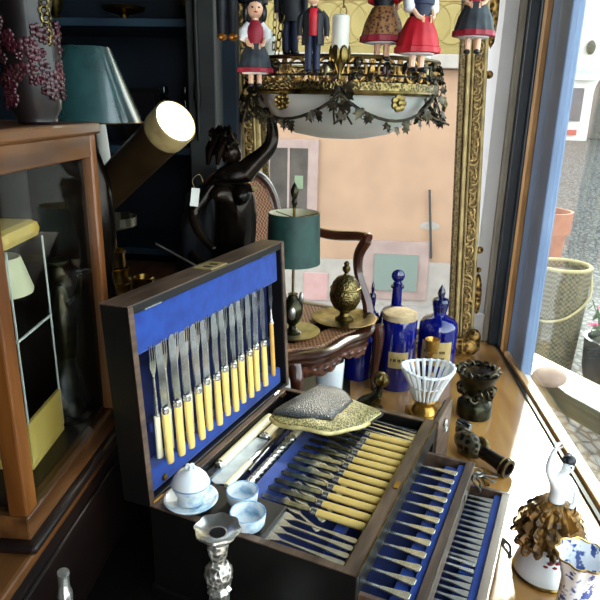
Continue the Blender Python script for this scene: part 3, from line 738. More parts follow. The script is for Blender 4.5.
# dessert knives in the tray
dk = knife('dessert_knife', 'x', 'yellow-handled knives in the tray', .088, .094, r=.0060, w=.013, bm='steel_dark')
for i in range(12):
    place(dk, CM @ Matrix.Translation((-.111, .120+.0243*i, .157)) @ Matrix.Rotation(-.055 + random.uniform(-.02, .02), 4, 'Z') @ Matrix.Rotation(-.02, 4, 'Y'),
          'yellow-handled dessert knife lying in the canteen tray, %s from the front' % ORD[i], i == 0)
fkf = silver_piece('silver_fork', 'x', 'fork', 'silver forks at the front of the tray', .105, .05, .017, 'fork')
for i in range(5):
    place(fkf, CM @ Matrix.Translation((-.135, .020+.0175*i, .1555)) @ Matrix.Rotation(-.03, 4, 'Z') @ Matrix.Rotation(.03, 4, 'Y'),
          'silver fork at the front edge of the canteen tray, %s from the front' % ORD[i], i == 0)
for i in range(4):
    dup(fkf, CM @ Matrix.Translation((-.128, .407+.0145*i, .1555)) @ Matrix.Rotation(-.05, 4, 'Z') @ Matrix.Rotation(.03, 4, 'Y'),
        'silver fork beneath the purse at the back of the tray, %s behind the knives' % ORD[i])['group'] = 'silver forks at the back of the tray'
fkt = silver_piece('silver_fork', 'x', 'fork', 'silver forks lying across the knife blades', .05, .05, .017, 'fork')
for i in range(11):
    place(fkt, CM @ Matrix.Translation((-.150, .112+.0255*i, .153)) @ Matrix.Rotation(PI+.75+random.uniform(-.1, .1), 4, 'Z') if False else CM @ Matrix.Translation((-.135, .108+.0255*i, .1535)) @ Matrix.Rotation(-.5+random.uniform(-.12, .12), 4, 'Z'),
          'small silver fork tucked under the dessert knife blades, %s from the front' % ORD[i], i == 0)
# first drawer
df = silver_piece('dessert_fork', 'x', 'fork', 'silver forks in the first drawer', .088, .045, .015, 'fork', 'silver')
for i in range(12):
    place(df, CM @ Matrix.Translation((-.024, .055+.0305*i, .1155)) @ Matrix.Rotation(-.05, 4, 'Z') @ Matrix.Rotation(-.05, 4, 'Y'),
          'silver dessert fork in the upper drawer, %s from the front' % ORD[i], i == 0)
# second drawer
tf = silver_piece('tea_fork', 'x', 'fork', 'thin silver forks in the second drawer', .075, .035, .011, 'fork', 'silver_dull')
ts = silver_piece('teaspoon', 'x', 'spoon', 'bright spoons in the second drawer', .06, .03, .02, 'spoon', 'silver')
for i in range(24):
    if i in (10, 11):
        place(ts, CM @ Matrix.Translation((.072, .042+.0160*i, .070)) @ Matrix.Rotation(-.04, 4, 'Z'),
              'bright silver teaspoon in the lower drawer, %s of the pair' % ('front one' if i == 10 else 'back one'), i == 10)
        continue
    k = i if i < 10 else i-2
    place(tf, CM @ Matrix.Translation((.066, .040+.0160*i, .0665)) @ Matrix.Rotation(-.04, 4, 'Z') @ Matrix.Rotation(-.03, 4, 'Y'),
          'thin silver fork in the lowest drawer, %s from the front' % ORD[k], i == 0)
# carving set in the long compartment
def along(x, y, z, flip=False, a=0):
    return CM @ Matrix.Translation((x, y, z)) @ Matrix.Rotation((PI/2 if not flip else -PI/2)+a, 4, 'Z')
ck = knife('carving_knife', 'broad-bladed carving knife with ivory handle under the purse', None, .13, .17, 'ivory_pale', .0095, .032, 'steel_blue')
ck.matrix_basis = along(-.298, .30, .150, a=-.02)
sk = knife('carving_knife', 'slim ivory-handled carving knife nearest the lid hinge', None, .20, .05, 'ivory_pale', .0085, .016, 'steel_dark')
sk.matrix_basis = along(-.322, .17, .155, a=0)
sr = thing('sharpening_steel', 'twisted silver sharpening steel with ivory handle beside blue divider', 'sharpening steel')
handle_mesh(.10, .0085, .0095).build('handle', 'ivory_pale', sr, smooth=50)
MB().at((0, 0, 0), (0, PI/2, 0)).lathe([(.009, -.014), (.011, -.01), (.008, -.004), (.0095, .002)], 12).build('ferrule', 'silver', sr)
q = MB(); rings = []
for i in range(60):
    x = -.012-.19*i/59; a = i*.42
    rings.append([(x, (.0075+.0022*cos(3*(2*PI*j/15+a)))*cos(2*PI*j/15), (.0075+.0022*cos(3*(2*PI*j/15+a)))*sin(2*PI*j/15)) for j in range(15)])
q.loft(rings).build('rod', 'silver', sr, smooth=60)
sr.matrix_basis = along(-.253, .325, .145, a=0)
cf = fork('carving_fork', 'carving fork with ivory handle nearest the white lidded jar', None, .085, .09, .09, .02, 'ivory_pale', 2)
cf.matrix_basis = along(-.279, .205, .153, flip=True, a=0)
rod = thing('skewer', 'thin dark steel skewer between carving knife and twisted steel', 'skewer')
MB().tube([(-.12, 0, 0), (.12, 0, 0)], .0035, 8).build('shaft', 'steel_dark', rod)
MB().ell((.125, 0, 0), (.01, .006, .006), 10, 6).build('knob', 'silver', rod)
rod.matrix_basis = along(-.268, .29, .158, a=.04)

# ------------------------------------------------------------------ beaded purse
def purse():
    T = thing('evening_purse', 'beaded black and gold evening purse lying across the cutlery tray', 'purse', (-.022, 1.115, .176)); T.scale = (.80, .86, .86)
    # cushion outline; corners taken in plan
    out = [(-.138, -.060), (-.120, -.080), (-.06, -.094), (.01, -.098), (.08, -.062), (.128, -.004), (.138, .012), (.128, .024), (.06, .068), (.03, .10), (-.02, .112), (-.04, .10), (-.10, .0), (-.142, -.045)]
    o3 = spline([(x, y, 0) for x, y in out]+[(out[0][0], out[0][1], 0)], 4)[:-1]
    zz = lambda x, y, z: z+.005*sin(9*x+3)+(.0022*sin(55*x+20*y) if y < -.03 else 0)
    def ring(s, z): return [(x*s, y*s, zz(x, y, z)) for x, y, _ in o3]
    MB().loft([ring(.94, .0), ring(1.0, .005), ring(.995, .010), ring(.93, .014)]).build('gold_lining', 'purse_gold', T, smooth=60)
    MB().loft([ring(.96, .012), ring(.955, .016), ring(.86, .020), ring(.5, .023), ring(.2, .024)]).build('green_beadwork', 'purse_green', T, smooth=60)
    fl = [(-.132, -.045), (-.125, -.055), (-.06, -.066), (.0, -.060), (.015, -.050), (.055, .030), (.058, .045), (.03, .095), (-.018, .106), (-.035, .095), (-.10, .005)]
    f3 = spline([(x, y, 0) for x, y in fl]+[(fl[0][0], fl[0][1], 0)], 4)[:-1]
    def r2(s, z): return [((x+.03)*s-.03, y*s, zz(x, 0, z)) for x, y, _ in f3]
    MB().loft([r2(1.0, .016), r2(1.015, .021), r2(.97, .027), r2(.6, .029), r2(.2, .030)]).build('beaded_flap', 'bead_dark', T, smooth=60)
    MB().tube([(x*1.01, y*1.02, zz(x, 0, .022)) for x, y, _ in f3[4:28]], .0025, 6).build('flap_piping', 'purse_dark', T)
    MB().tube([(x, y, zz(x, y, .009)) for x, y, _ in o3[18:32]], .003, 6).build('mouth_edge', 'purse_dark', T)
purse()

# ------------------------------------------------------------------ china on the canteen, candlestick, teapot
def wpt(x, y, z): v = CM @ Vector((x, y, z)); return tuple(v)
def lidded_jar():
    T = thing('lidded_jar', 'white china jar with domed lid on saucer, at the canteen corner', 'jar', wpt(-.293, .038, .1655))
    MB().lathe([(.022, 0), (.024, .003), (.040, .010), (.043, .014), (.040, .015), (.025, .008), (0, .006)], 32).build('saucer', 'delft', T)
    MB().lathe([(.018, .006), (.022, .010), (.0215, .018), (.026, .028), (.029, .036), (.0285, .040), (.024, .040)], 32).build('body', 'delft', T)
    lid = MB().lathe([(.030, .040), (.030, .043), (.026, .052), (.018, .061), (.009, .066), (.004, .068), (0, .068)], 32).build('lid', 'porcelain', T)
    MB().torus((0, 0, .0415), .0298, .0012, 32, 6).build('lid_rim', 'delft_rim', lid)
    k = MB().ell((0, 0, .070), (.006, .006, .004), 10, 6)
    for i in range(5): k.ell((cos(i*1.257)*.006, sin(i*1.257)*.006, .070), (.004, .004, .003), 8, 5)
    k.build('knob', 'delft', lid)
lidded_jar()
def salt(x, y, z, s, label):
    T = thing('salt_dish', label, 'dish', wpt(x, y, z), 0, 'blue and white salt dishes')
    MB().lathe([(.016*s, 0), (.022*s, .002), (.0255*s, .008), (.027*s, .024), (.0265*s, .0262), (.0245*s, .025), (.0225*s, .008), (0, .006)], 32).build('bowl', 'delft', T)
    MB().torus((0, 0, .025), .0258*s, .0013, 32, 6).build('rim', 'delft_rim', T)
salt(-.222, .077, .1655, .95, 'small round blue and white salt dish touching the lidded jar')
salt(-.187, .033, .1655, 1.02, 'small round blue and white salt dish nearest the silver forks')
def candlestick():
    T = thing('candlestick', 'ornate silver candlestick standing in front of the cutlery canteen', 'candlestick', (-.147, .640, 0))
    w = lambda a, i: .06*cos(8*a)
    MB().lathe([(.058, 0), (.06, .006), (.045, .016), (.03, .03), (.02, .05), (.014, .07)], 32, wob=lambda a, i: .03*cos(8*a)).build('base', 'silver_chased', T)
    MB().lathe([(.014, .068), (.0125, .075), (.012, .12), (.0135, .165), (.016, .17), (.012, .176)], 32, wob=lambda a, i: .06*cos(10*a)).build('stem', 'silver', T)
    MB().lathe([(.011, .175), (.016, .182), (.0185, .192), (.017, .203), (.011, .210)], 32, wob=lambda a, i: .05*cos(9*a+i)).build('knop', 'silver_chased', T)
    MB().lathe([(.011, .209), (.009, .217), (.012, .226), (.014, .238), (.011, .246)], 32, wob=lambda a, i: .05*cos(6*a+i)).build('socket', 'silver_chased', T)
    MB().lathe([(.011, .243), (.018, .249), (.025, .258), (.0295, .263), (.029, .2655), (.023, .262), (.0135, .258), (.0105, .258), (.0095, .240), (0, .240)], 48, wob=lambda a, i: .05*cos(8*a) if i in (2, 3, 4) else 0).build('drip_pan', 'silver', T)
    MB().lathe([(.0104, .2575), (.0095, .246), (0, .2455)], 20).build('candle_hole', 'ebony', T)
candlestick()
def teapot():
    T = thing('silver_teapot', 'silver teapot with ribbed domed lid at the bottom left edge', 'teapot', (-.285, .585, 0))
    MB().lathe([(.03, 0), (.034, .006), (.028, .014), (.05, .04), (.06, .075), (.056, .11), (.045, .128), (.042, .13)], 32).build('body', 'silver', T)
    MB().lathe([(.044, .128), (.042, .138), (.03, .150), (.012, .157), (0, .158)], 40, wob=lambda a, i: .03*cos(14*a)).build('lid', 'crystal', T)
    MB().tube(spline([(-.045, .02, .06), (-.062, .03, .10), (-.066, .04, .15), (-.068, .045, .178), (-.067, .045, .186)], 5), [.014]*6+[.010]*6+[.0075]*6+[.008, .008, .004], 12).build('spout', 'silver', T)
    MB().tube(spline([(.05, -.02, .11), (.085, -.035, .11), (.09, -.04, .07), (.055, -.022, .045)], 5), .005, 8).build('handle', 'silver', T)
teapot()

# ------------------------------------------------------------------ armchair
def chair():
    T = thing('armchair', 'child-size carved wooden armchair with cane seat and back', 'chair', (-.13, 1.547, 0), -math.radians(34.8))
    z = .205
    def outline(g=0):
        pts = []
        for t in [i/16 for i in range(17)]:                     # serpentine front from -y to +y
            y = -.20+.40*t; x = .165+.022*cos(2*PI*(t-.5))*1.0-.012*cos(4*PI*(t-.5))
            pts.append((x+g, y*(1+g*3)))
        pts += [(.10, .20+g), (-.02, .185+g), (-.17-g, .155+g), (-.17-g, -.155-g), (-.02, -.185-g), (.10, -.20-g)]
        return pts
    def rr(g, zz): return [(x, y, zz) for x, y in outline(g)]
    MB().loft([rr(-.012, z-.034), rr(-.004, z-.028), rr(-.002, z-.012), rr(.008, z-.006), rr(.010, z+.002), rr(.0, z+.009), rr(-.02, z+.009), rr(-.024, z+.004)]).build('seat_frame', 'chair_wood', T, smooth=50)
    MB().loft([rr(-.0245, z+.003), rr(-.03, z+.010), rr(-.08, z+.012)]).build('cane_seat', 'cane', T, smooth=40)
    # carved apron under the front
    a = MB(); rings = []
    for i in range(41):
        t = i/40; y = -.188+.376*t; x = .152+.022*cos(2*PI*(t-.5))-.012*cos(4*PI*(t-.5))
        zb_ = z-.040-.018*abs(sin(2*PI*t))**.7-.006*abs(sin(10*PI*t))
        rings.append([(x-.006, y, z-.02), (x+.006, y, z-.02), (x+.009, y, (z-.02+zb_)/2), (x+.005, y, zb_), (x-.006, y, zb_)])
    a.loft(rings)
    for i in range(13):
        t = (i+.5)/13; y = -.18+.36*t; x = .160+.022*cos(2*PI*(t-.5))-.012*cos(4*PI*(t-.5))
        a.ell((x, y, z-.036-.008*abs(sin(2*PI*t))), (.004, .010, .007), 8, 5)
    a.build('carved_apron', 'chair_carved', T, smooth=60)
    def leg(x, y, sx, sy, back=False):
        if back: p = [(x, y, z-.01), (x-.012, y, z*.5), (x-.04, y, 0)]; r = [.014]*17
        else: p = [(x, y, z-.01), (x+.018*sx, y+.018*sy, z*.78), (x+.006*sx, y+.006*sy, z*.4), (x-.006*sx, y-.006*sy, z*.12), (x+.016*sx, y+.016*sy, 0)]; r = None
        s = spline(p, 8); n = len(s)
        if r is None: r = [.019-.011*min(1, i/(n*.75))+(.005 if i > n*.88 else 0) for i in range(n)]
        MB().tube(s, (r*3)[:n] if len(r) < n else r[:n], 12).build('leg', 'chair_wood', T)
    leg(.150, .180, .4, .1); leg(.155, -.185, 1, -.6); leg(-.155, .14, -1, 0, True); leg(-.155, -.14, -1, 0, True)
    # back frame: oval in a shaped frame
    def oval(wy, wz, zc, lean=.20, n=48, yc=.022):
        pts = []
        for i in range(n):
            t = 2*PI*i/n; c_, s_ = cos(t), sin(t)
            k = 2.8; yy = wy*math.copysign(abs(c_)**(2/k), c_); zz = wz*math.copysign(abs(s_)**(2/k), s_)
            pts.append((-.168-lean*(zc+zz-.23)+0, yy+yc, zc+zz))
        return pts
    o = oval(.15, .165, .430)
    MB().tube(o+[o[0], o[1]], .0135, 10, cap=False).build('back_frame', 'chair_wood', T)
    o2 = oval(.135, .150, .430)
    MB().tube(o2+[o2[0], o2[1]], .006, 8, cap=False).build('back_moulding', 'chair_carved', T)
    c = MB(); i1 = [(x+.003, y, zz) for x, y, zz in oval(.138, .152, .430)]; i2 = [(x-.003, y, zz) for x, y, zz in oval(.138, .152, .430)]
    c.loft([i2, i1]).build('cane_back', 'cane', T, smooth=40)
    for s in (-1, 1):
        MB().tube([(-.158, s*.135, z-.01), (-.170, s*.138, .30)], .012, 10).build('back_post', 'chair_wood', T)
        arm = spline([(-.182, s*.146, .40), (-.12, s*.172, .428), (-.02, s*.188, .424), (.075, s*.192, .434), (.102, s*.190, .430)], 6)
        MB().tube(arm, [.010+.004*sin(i/24*PI)+(.004 if i > 20 else 0) for i in range(len(arm))], 10).build('arm', 'chair_wood', T)
        sp_ = spline([(.096, s*.190, .428), (.070, s*.192, .38), (.072, s*.194, .32), (.105, s*.193, .25), (.118, s*.186, .206)], 6)
        MB().tube(sp_, [.012+.004*abs(cos(i/24*PI)) for i in range(len(sp_))], 10).build('arm_support', 'chair_wood', T)
chair()
zs = .2165
def plate(name, x, y, r, label, m='pewter_plate'):
    T = MB().lathe([(r*.6, 0), (r*.65, .002), (r*.97, .008), (r, .011), (r*.96, .0115), (r*.62, .005), (0, .0045)], 40)
    return tag(T.build(name, m, None, loc=(x, y, zs)), label, 'plate', 'plates on the chair seat')
plate('round_plate', -.124, 1.455, .068, 'round dull brass plate under the little green-shaded lamp')
plate('round_plate', .004, 1.575, .088, 'wide dull brass plate under the brass incense urn', 'brass_old')
def green_lamp():
    T = thing('candle_lamp', 'little owl-shaped metal lamp with dark green drum shade on the chair', 'lamp', (-.127, 1.455, zs+.0045))
    MB().lathe([(.022, 0), (.023, .004), (.010, .012), (.009, .02), (.02, .034), (.027, .055), (.026, .075), (.016, .09), (.011, .1), (.013, .104)], 24).build('urn_base', 'bronze_verd', T)
    e = MB()
    for s in (-1, 1): e.ell((s*.022, -.003, .095), (.007, .005, .016), 8, 6)
    e.ell((0, -.025, .06), (.01, .006, .018), 8, 6)
    e.build('ear_handles', 'silver_dull', T)
    MB().tube([(0, 0, .1), (0, 0, .325)], .0035, 8).build('stem', 'brass_old', T)
    MB().lathe([(.066, .184), (.062, .308), (.061, .308), (.065, .184)], 40, cap=False).build('lamp_shade', 'green_shade', T)
    MB().lathe([(.0648, .185), (.0606, .3075), (.0598, .3075), (.0638, .185)], 40, cap=False).build('shade_lining', 'shade_lining', T)
    h = MB()
    for k in range(3): h.tube([(0, 0, .295), (cos(k*2.09+.4)*.0605, sin(k*2.09+.4)*.0605, .303)], .0014, 5)
    h.build('shade_carrier', 'brass_old', T)
    MB().lathe([(.004, .32), (.008, .332), (.005, .34), (.009, .352), (.010, .360), (.004, .374), (0, .38)], 12).build('finial', 'bronze_verd', T)
green_lamp()
def incense():
    T = thing('incense_urn', 'round chased brass lidded urn with knob finial on the chair', 'urn', (.004, 1.575, zs+.0045))
    MB().lathe([(.024, 0), (.025, .004), (.014, .012), (.012, .02), (.02, .028)], 24).build('foot', 'brass_old', T)
    MB().lathe([(.014, .024), (.03, .034), (.041, .055), (.043, .07), (.040, .085), (.037, .09)], 28).build('body', 'brass_chased', T)
    MB().torus((0, 0, .0895), .0395, .003, 28, 7).build('collar', 'brass_old', T)
    lid = MB().lathe([(.038, .091), (.035, .104), (.024, .118), (.011, .124), (.008, .126)], 28).build('lid', 'brass_chased', T)
    MB().lathe([(.008, .124), (.005, .13), (.010, .138), (.011, .145), (.006, .151), (.008, .156), (.004, .162), (0, .164)], 12).build('knob', 'brass_old', lid)
incense()

# ------------------------------------------------------------------ bronze statue with a raised arm
def statue():
    base = Vector((-.262, 1.335, 0))
    T = thing('bronze_statue', 'dark bronze female nude statue with one arm raised, behind open lid', 'statue', base)
    J = {'pel': (-.256, 1.335, .47), 'wst': (-.247, 1.332, .53), 'chs': (-.250, 1.33, .59), 'ucs': (-.246, 1.33, .628), 'nck': (-.247, 1.332, .652), 'hd0': (-.252, 1.328, .672), 'hd1': (-.262, 1.32, .692),
         'sR': (-.222, 1.325, .640), 'eR0': (-.195, 1.322, .664), 'eR': (-.168, 1.325, .686), 'fR': (-.163, 1.328, .715), 'wR': (-.167, 1.33, .740), 'hR': (-.172, 1.33, .757),
         'sL': (-.280, 1.32, .622), 'aL': (-.305, 1.30, .585), 'eL': (-.332, 1.285, .548), 'fL': (-.315, 1.262, .515), 'wL': (-.290, 1.25, .49), 'hL': (-.275, 1.245, .478),
         'b1': (-.228, 1.288, .592), 'b2': (-.270, 1.286, .594), 'c1': (-.223, 1.262, .588), 'c2': (-.276, 1.259, .590),
         'hipR': (-.240, 1.33, .44), 'kR': (-.225, 1.30, .27), 'aR': (-.235, 1.325, .06), 'hipL': (-.275, 1.335, .44), 'kL': (-.28, 1.31, .27), 'aL2': (-.285, 1.335, .06)}
    E_ = [('pel', 'wst', 0), ('wst', 'chs', 0), ('chs', 'ucs', 0), ('ucs', 'nck', 0), ('nck', 'hd0', 0), ('hd0', 'hd1', 0), ('ucs', 'sR', 0), ('sR', 'eR0', 0), ('eR0', 'eR', 0), ('eR', 'fR', 0), ('fR', 'wR', 0), ('wR', 'hR', 0),
          ('ucs', 'sL', 0), ('sL', 'aL', 0), ('aL', 'eL', 0), ('eL', 'fL', 0), ('fL', 'wL', 0), ('wL', 'hL', 0), ('chs', 'b1', 0), ('chs', 'b2', 0), ('b1', 'c1', 0), ('b2', 'c2', 0),
          ('pel', 'hipR', 0), ('hipR', 'kR', 0), ('kR', 'aR', 0), ('pel', 'hipL', 0), ('hipL', 'kL', 0), ('kL', 'aL2', 0)]
    R_ = dict(pel=.056, wst=.045, chs=.054, ucs=.044, nck=.017, hd0=.025, hd1=.026, sR=.025, eR0=.020, eR=.0175, fR=.015, wR=.011, hR=.010, sL=.018, aL=.015, eL=.013, fL=.011, wL=.008, hL=.009, b1=.023, b2=.023, c1=.010, c2=.010, hipR=.036, kR=.024, aR=.013, hipL=.036, kL=.024, aL2=.013)
    ks = list(J); me = bpy.data.meshes.new('figure')
    me.from_pydata([tuple(Vector(J[k])-base) for k in ks], [(ks.index(a), ks.index(b)) for a, b, _ in E_], []); me.update()
    o = bpy.data.objects.new('figure', me); C.objects.link(o); o.parent = T
    sm = o.modifiers.new('skin', 'SKIN'); sm.use_smooth_shade = True
    for i, k in enumerate(ks):
        d = me.skin_vertices[0].data[i]; d.radius = (R_[k], R_[k]); d.use_root = (k == 'pel')
    o.modifiers.new('sub', 'SUBSURF').levels = 2; o.modifiers['sub'].render_levels = 2
    me.materials.append(M['bronze'])
    # fingers of the raised hand
    f = MB(); w = Vector(J['hR'])-base
    for k in range(4):
        a = -.9+k*.5
        f.tube([tuple(w+Vector((0, 0, -.002))), tuple(w+Vector((sin(a)*.010, -.006, .010))), tuple(w+Vector((sin(a)*.015-.002, -.014, .008+.001*k)))], [.0042, .0036, .0026], 7)
    f.tube([tuple(w+Vector((.004, 0, -.008))), tuple(w+Vector((.014, -.008, -.002))), tuple(w+Vector((.012, -.014, .004)))], [.0042, .0036, .0028], 7)
    f.build('fingers', 'bronze', T)
    hd = Vector(J['hd1'])-base
    h = MB(); rnd = random.Random(5)
    for k in range(26):
        a = rnd.uniform(0, 6.28); e = rnd.uniform(-.1, 1.4)
        p = hd+Vector((cos(a)*cos(e)*.027-.006, sin(a)*cos(e)*.027+.008, sin(e)*.026))
        q = p+Vector((-.014, .004, .004 if k % 2 else -.045))
        h.tube([tuple(p), tuple((p+q)/2+Vector((-.003, .003, .004))), tuple(q)], [.009, .010, .004], 6)
    h.tube([tuple(hd+Vector((0, 0, .018))), tuple(hd+Vector((.006, -.004, .035))), tuple(hd+Vector((.018, -.006, .012)))], [.008, .007, .003], 7)
    h.build('hair', 'bronze', T, smooth=60)
    n = MB().ell(tuple(hd+Vector((.008, -.020, -.002))), (.003, .006, .006), 8, 6)
    for s in (-1, 1): n.ell(tuple(hd+Vector((.008+s*.008, -.018, .005))), (.004, .003, .002), 8, 5)
    n.ell(tuple(hd+Vector((.008, -.019, -.011))), (.005, .003, .002), 8, 5)
    n.build('face', 'bronze', T)
    # drapery round the hips
    wob = lambda a, i: .09*cos(7*a+i*.7)+.05*cos(11*a-i)
    d = MB().at((-.0, 0, 0)).lathe([(.05, .04), (.055, .06), (.075, .18), (.082, .3), (.072, .36), (.060, .40), (.050, .42)], 48, wob=wob, cap=False)
    for k in range(6):
        d.at().tube(spline([(-.075+.012*k, -.05, .46-.012*k), (-.02+.01*k, -.080, .425-.01*k), (.055, -.03, .40-.01*k)], 5), .010, 7)
    d.build('drapery', 'bronze', T, smooth=70)
    MB().lathe([(.09, 0), (.092, .012), (.08, .03), (.075, .045)], 28).build('base', 'bronze', T)
statue()
tg = thing('price_tag', 'white paper price tag tied to the bronze statue', 'tag', (-.318, 1.262, .60))
MB().at((0, 0, -.005), (.2, .12, .3)).box(-.0085, .0085, -.0005, .0005, -.028, .012).build('card', 'paper_tag', tg, smooth=0)
MB().tube(spline([(0, 0, .005), (-.006, .004, .022), (.008, .008, .034), (.012, .022, .016)], 4), .0009, 5).build('string', 'twine', tg)
sc = thing('dark_drapery', 'dark crumpled cloth heaped behind the open lid', 'cloth', (-.332, 1.425, 0))
MB().lathe([(.075, 0), (.075, .1), (.07, .35), (.06, .50), (.04, .57), (0, .60)], 40, wob=lambda a, i: .20*cos(5*a+1.7*i)+.12*cos(9*a-2*i)).build('fabric', 'cloth_black', sc, smooth=70)
sn = tag(MB().tube([(-.075, 0, .04), (0, 0, 0), (.06, -.005, -.03)], [.0022, .0022, .003], 7).build('silver_stick', 'silver_dull', None, loc=(-.325, 1.235, .452)), 'thin silver stick lying against the dark cloth behind the lid', 'stick')

# ------------------------------------------------------------------ blue bottles and small things on the oak platform
def bottle(x, y, r, hs, hn, label, stop='spike', lab=True):
    T = thing('apothecary_bottle', label, 'bottle', (x, y, 0), 0, 'cobalt apothecary bottles')
    MB().lathe([(r*.95, 0), (r, .006), (r, hs*.82), (r*.97, hs*.89), (r*.80, hs*.96), (r*.45, hs), (r*.33, hs*1.03), (r*.3, hn-.008), (r*.42, hn-.006), (r*.42, hn), (r*.28, hn)], 40).build('body', 'cobalt', T, smooth=40)
    if stop == 'spike':
        MB().lathe([(r*.36, hn-.024), (r*.45, hn+.004), (r*.38, hn+.012), (r*.14, hn+.018), (r*.2, hn+.028), (r*.16, hn+.04), (0, hn+.056)], 16).build('stopper', 'cobalt_neck', T)
    else:
        s = MB().lathe([(r*.25, hn-.002), (r*.3, hn+.008), (r*.2, hn+.014)], 16)
        s.at((0, 0, hn+.03), (0, 0, 0), (1, .45, 1)).ell((0, 0, 0), (.02, .02, .02), 20, 12); s.build('stopper', 'cobalt', T)
    if lab:
        a0 = math.atan2(-y, -x)
        q = []
        for zz in (hs*.30, hs*.68): q.append([((r+.0012)*cos(a0+t*.1), (r+.0012)*sin(a0+t*.1), zz) for t in range(-8, 9)])
        L_ = MB().loft(q, cap=False, closed=False).build('paper_label', 'label_paper', T)
        k = MB()
        for zz, wd in ((hs*.52, 6), (hs*.42, 5)):
            for t in range(-wd, wd):
                if (t*7+int(zz*1000)) % 4 == 0: continue
                a = a0+t*.1
                k.at(((r+.0017)*cos(a), (r+.0017)*sin(a), zz), (0, 0, a)).box(-.0004, .0004, -.0018, .0018, -.004, .004)
        k.build('lettering', 'ink', L_, smooth=0)
bottle(.281, 1.715, .056, .195, .235, 'cobalt blue bottle with pointed stopper and label beside gilt frame')
bottle(.160, 1.785, .048, .195, .262, 'cobalt blue bottle with round disc stopper behind the cloth-topped jar', 'disc', False)
bottle(.088, 1.80, .026, .175, .215, 'slim little cobalt bottle behind the chair arm', 'spike', False)
def jar(x, y, r, h, label, top=True):
    T = thing('cobalt_jar', label, 'jar', (x, y, 0), 0, 'cobalt jars')
    MB().lathe([(r*.95, 0), (r, .006), (r, h*.93), (r*.93, h), (r*.8, h)], 40).build('body', 'cobalt', T, smooth=40)
    if top:
        MB().lathe([(r*.97, h-.012), (r*.99, h-.004), (r*.96, h+.006), (r*.8, h+.010), (0, h+.011)], 32).build('cloth_cover', 'cork_cloth', T)
        a0 = math.atan2(-y, -x); q = []
        for zz in (h*.34, h*.56): q.append([((r+.0012)*cos(a0+t*.08), (r+.0012)*sin(a0+t*.08), zz) for t in range(-6, 9)])
        L_ = MB().loft(q, cap=False, closed=False).build('paper_label', 'label_paper', T)
        k = MB()
        for t in range(-4, 7):
            if t % 3 == 0: continue
            a = a0+t*.08; k.at(((r+.0017)*cos(a), (r+.0017)*sin(a), h*.45), (0, 0, a)).box(-.0004, .0004, -.0016, .0016, -.004, .004)
        k.build('lettering', 'ink', L_, smooth=0)
    else:
        MB().lathe([(r*.75, h-.002), (r*.3, h+.012), (0, h+.014)], 24).build('lid', 'cobalt_neck', T)
jar(.160, 1.645, .050, .218, 'cobalt blue jar covered with tan cloth, label in front')
jar(.048, 1.70, .046, .12, 'dark cobalt jar in the shade beneath the chair seat', False)
def china(x, y, r, h, label):
    tag(MB().lathe([(r*.6, 0), (r*.65, .006), (r*.9, h*.4), (r, h), (r*.94, h), (r*.82, h*.4), (0, h*.15)], 28).build('china_cup', 'porcelain', None, loc=(x, y, 0)), label, 'cup', 'white china under the chair')
china(-.150, 1.375, .04, .145, 'white china beaker just behind the right edge of the lid')
china(-.028, 1.46, .038, .15, 'white china beaker under the chair seat above the purse')
def basket():
    T = thing('china_basket', 'pierced white china basket on a square gilt pedestal', 'basket', (.222, 1.455, 0), math.radians(12))
    MB().box(-.040, .040, -.040, .040, 0, .020).build('pedestal', 'gold_china', T, smooth=0, bevel=.004)
    MB().lathe([(.034, .014), (.030, .03), (.024, .04), (.026, .05), (.034, .056), (.03, .06), (0, .06)], 28).build('foot', 'gold_china', T)
    n = 22
    def P(a, t):
        r = .030+.036*t**1.15; z = .058+.084*t
        sc = 1+.0*t
        return (r*cos(a), r*sin(a)*.92, z+.004*t*cos(2*a))
    body = MB()
    for k in range(n):
        a = 2*PI*k/n
        body.tube([P(a, t/6) for t in range(7)], [.0036, .0036, .0038, .0042, .0046, .0052, .0058], 7)
    body.tube([P(2*PI*i/64, 1.0) for i in range(66)], .0036, 7, cap=False)
    body.tube([P(2*PI*i/64, .48) for i in range(66)], .0026, 7, cap=False)
    body.build('pierced_bowl', 'porcelain', T)
    for k in range(n): pass
    r = MB()
    for k in range(n):
        a = 2*PI*(k)/n; p = P(a, 1.0); r.ell(p, (.006, .006, .005), 8, 5)
    r.build('scalloped_rim', 'porcelain', T)
    g_ = MB().tube([tuple(Vector(P(2*PI*i/64, .47))*1.0) for i in range(66)], .003, 7, cap=False); g_.build('gilt_band', 'gold_china', T)
    ribs = MB()
    for k in range(n):
        a = 2*PI*k/n; ribs.tube([tuple(Vector(P(a, t/6))*1.006) for t in range(0, 3)], .0030, 6)
    ribs.build('gilt_ribs', 'gold_china', T)
basket()
T = thing('gilt_goblet', 'small gilt goblet standing in front of the spiky stoppered bottle', 'goblet', (.250, 1.60, 0))
MB().lathe([(.022, 0), (.024, .004), (.008, .012), (.006, .05), (.010, .06), (.006, .07), (.007, .12), (.012, .128)], 20).build('stem', 'gold_china', T)
MB().lathe([(.010, .124), (.017, .132), (.018, .15), (.021, .165), (.019, .166), (.015, .15), (0, .135)], 24).build('bowl', 'gold_china', T)
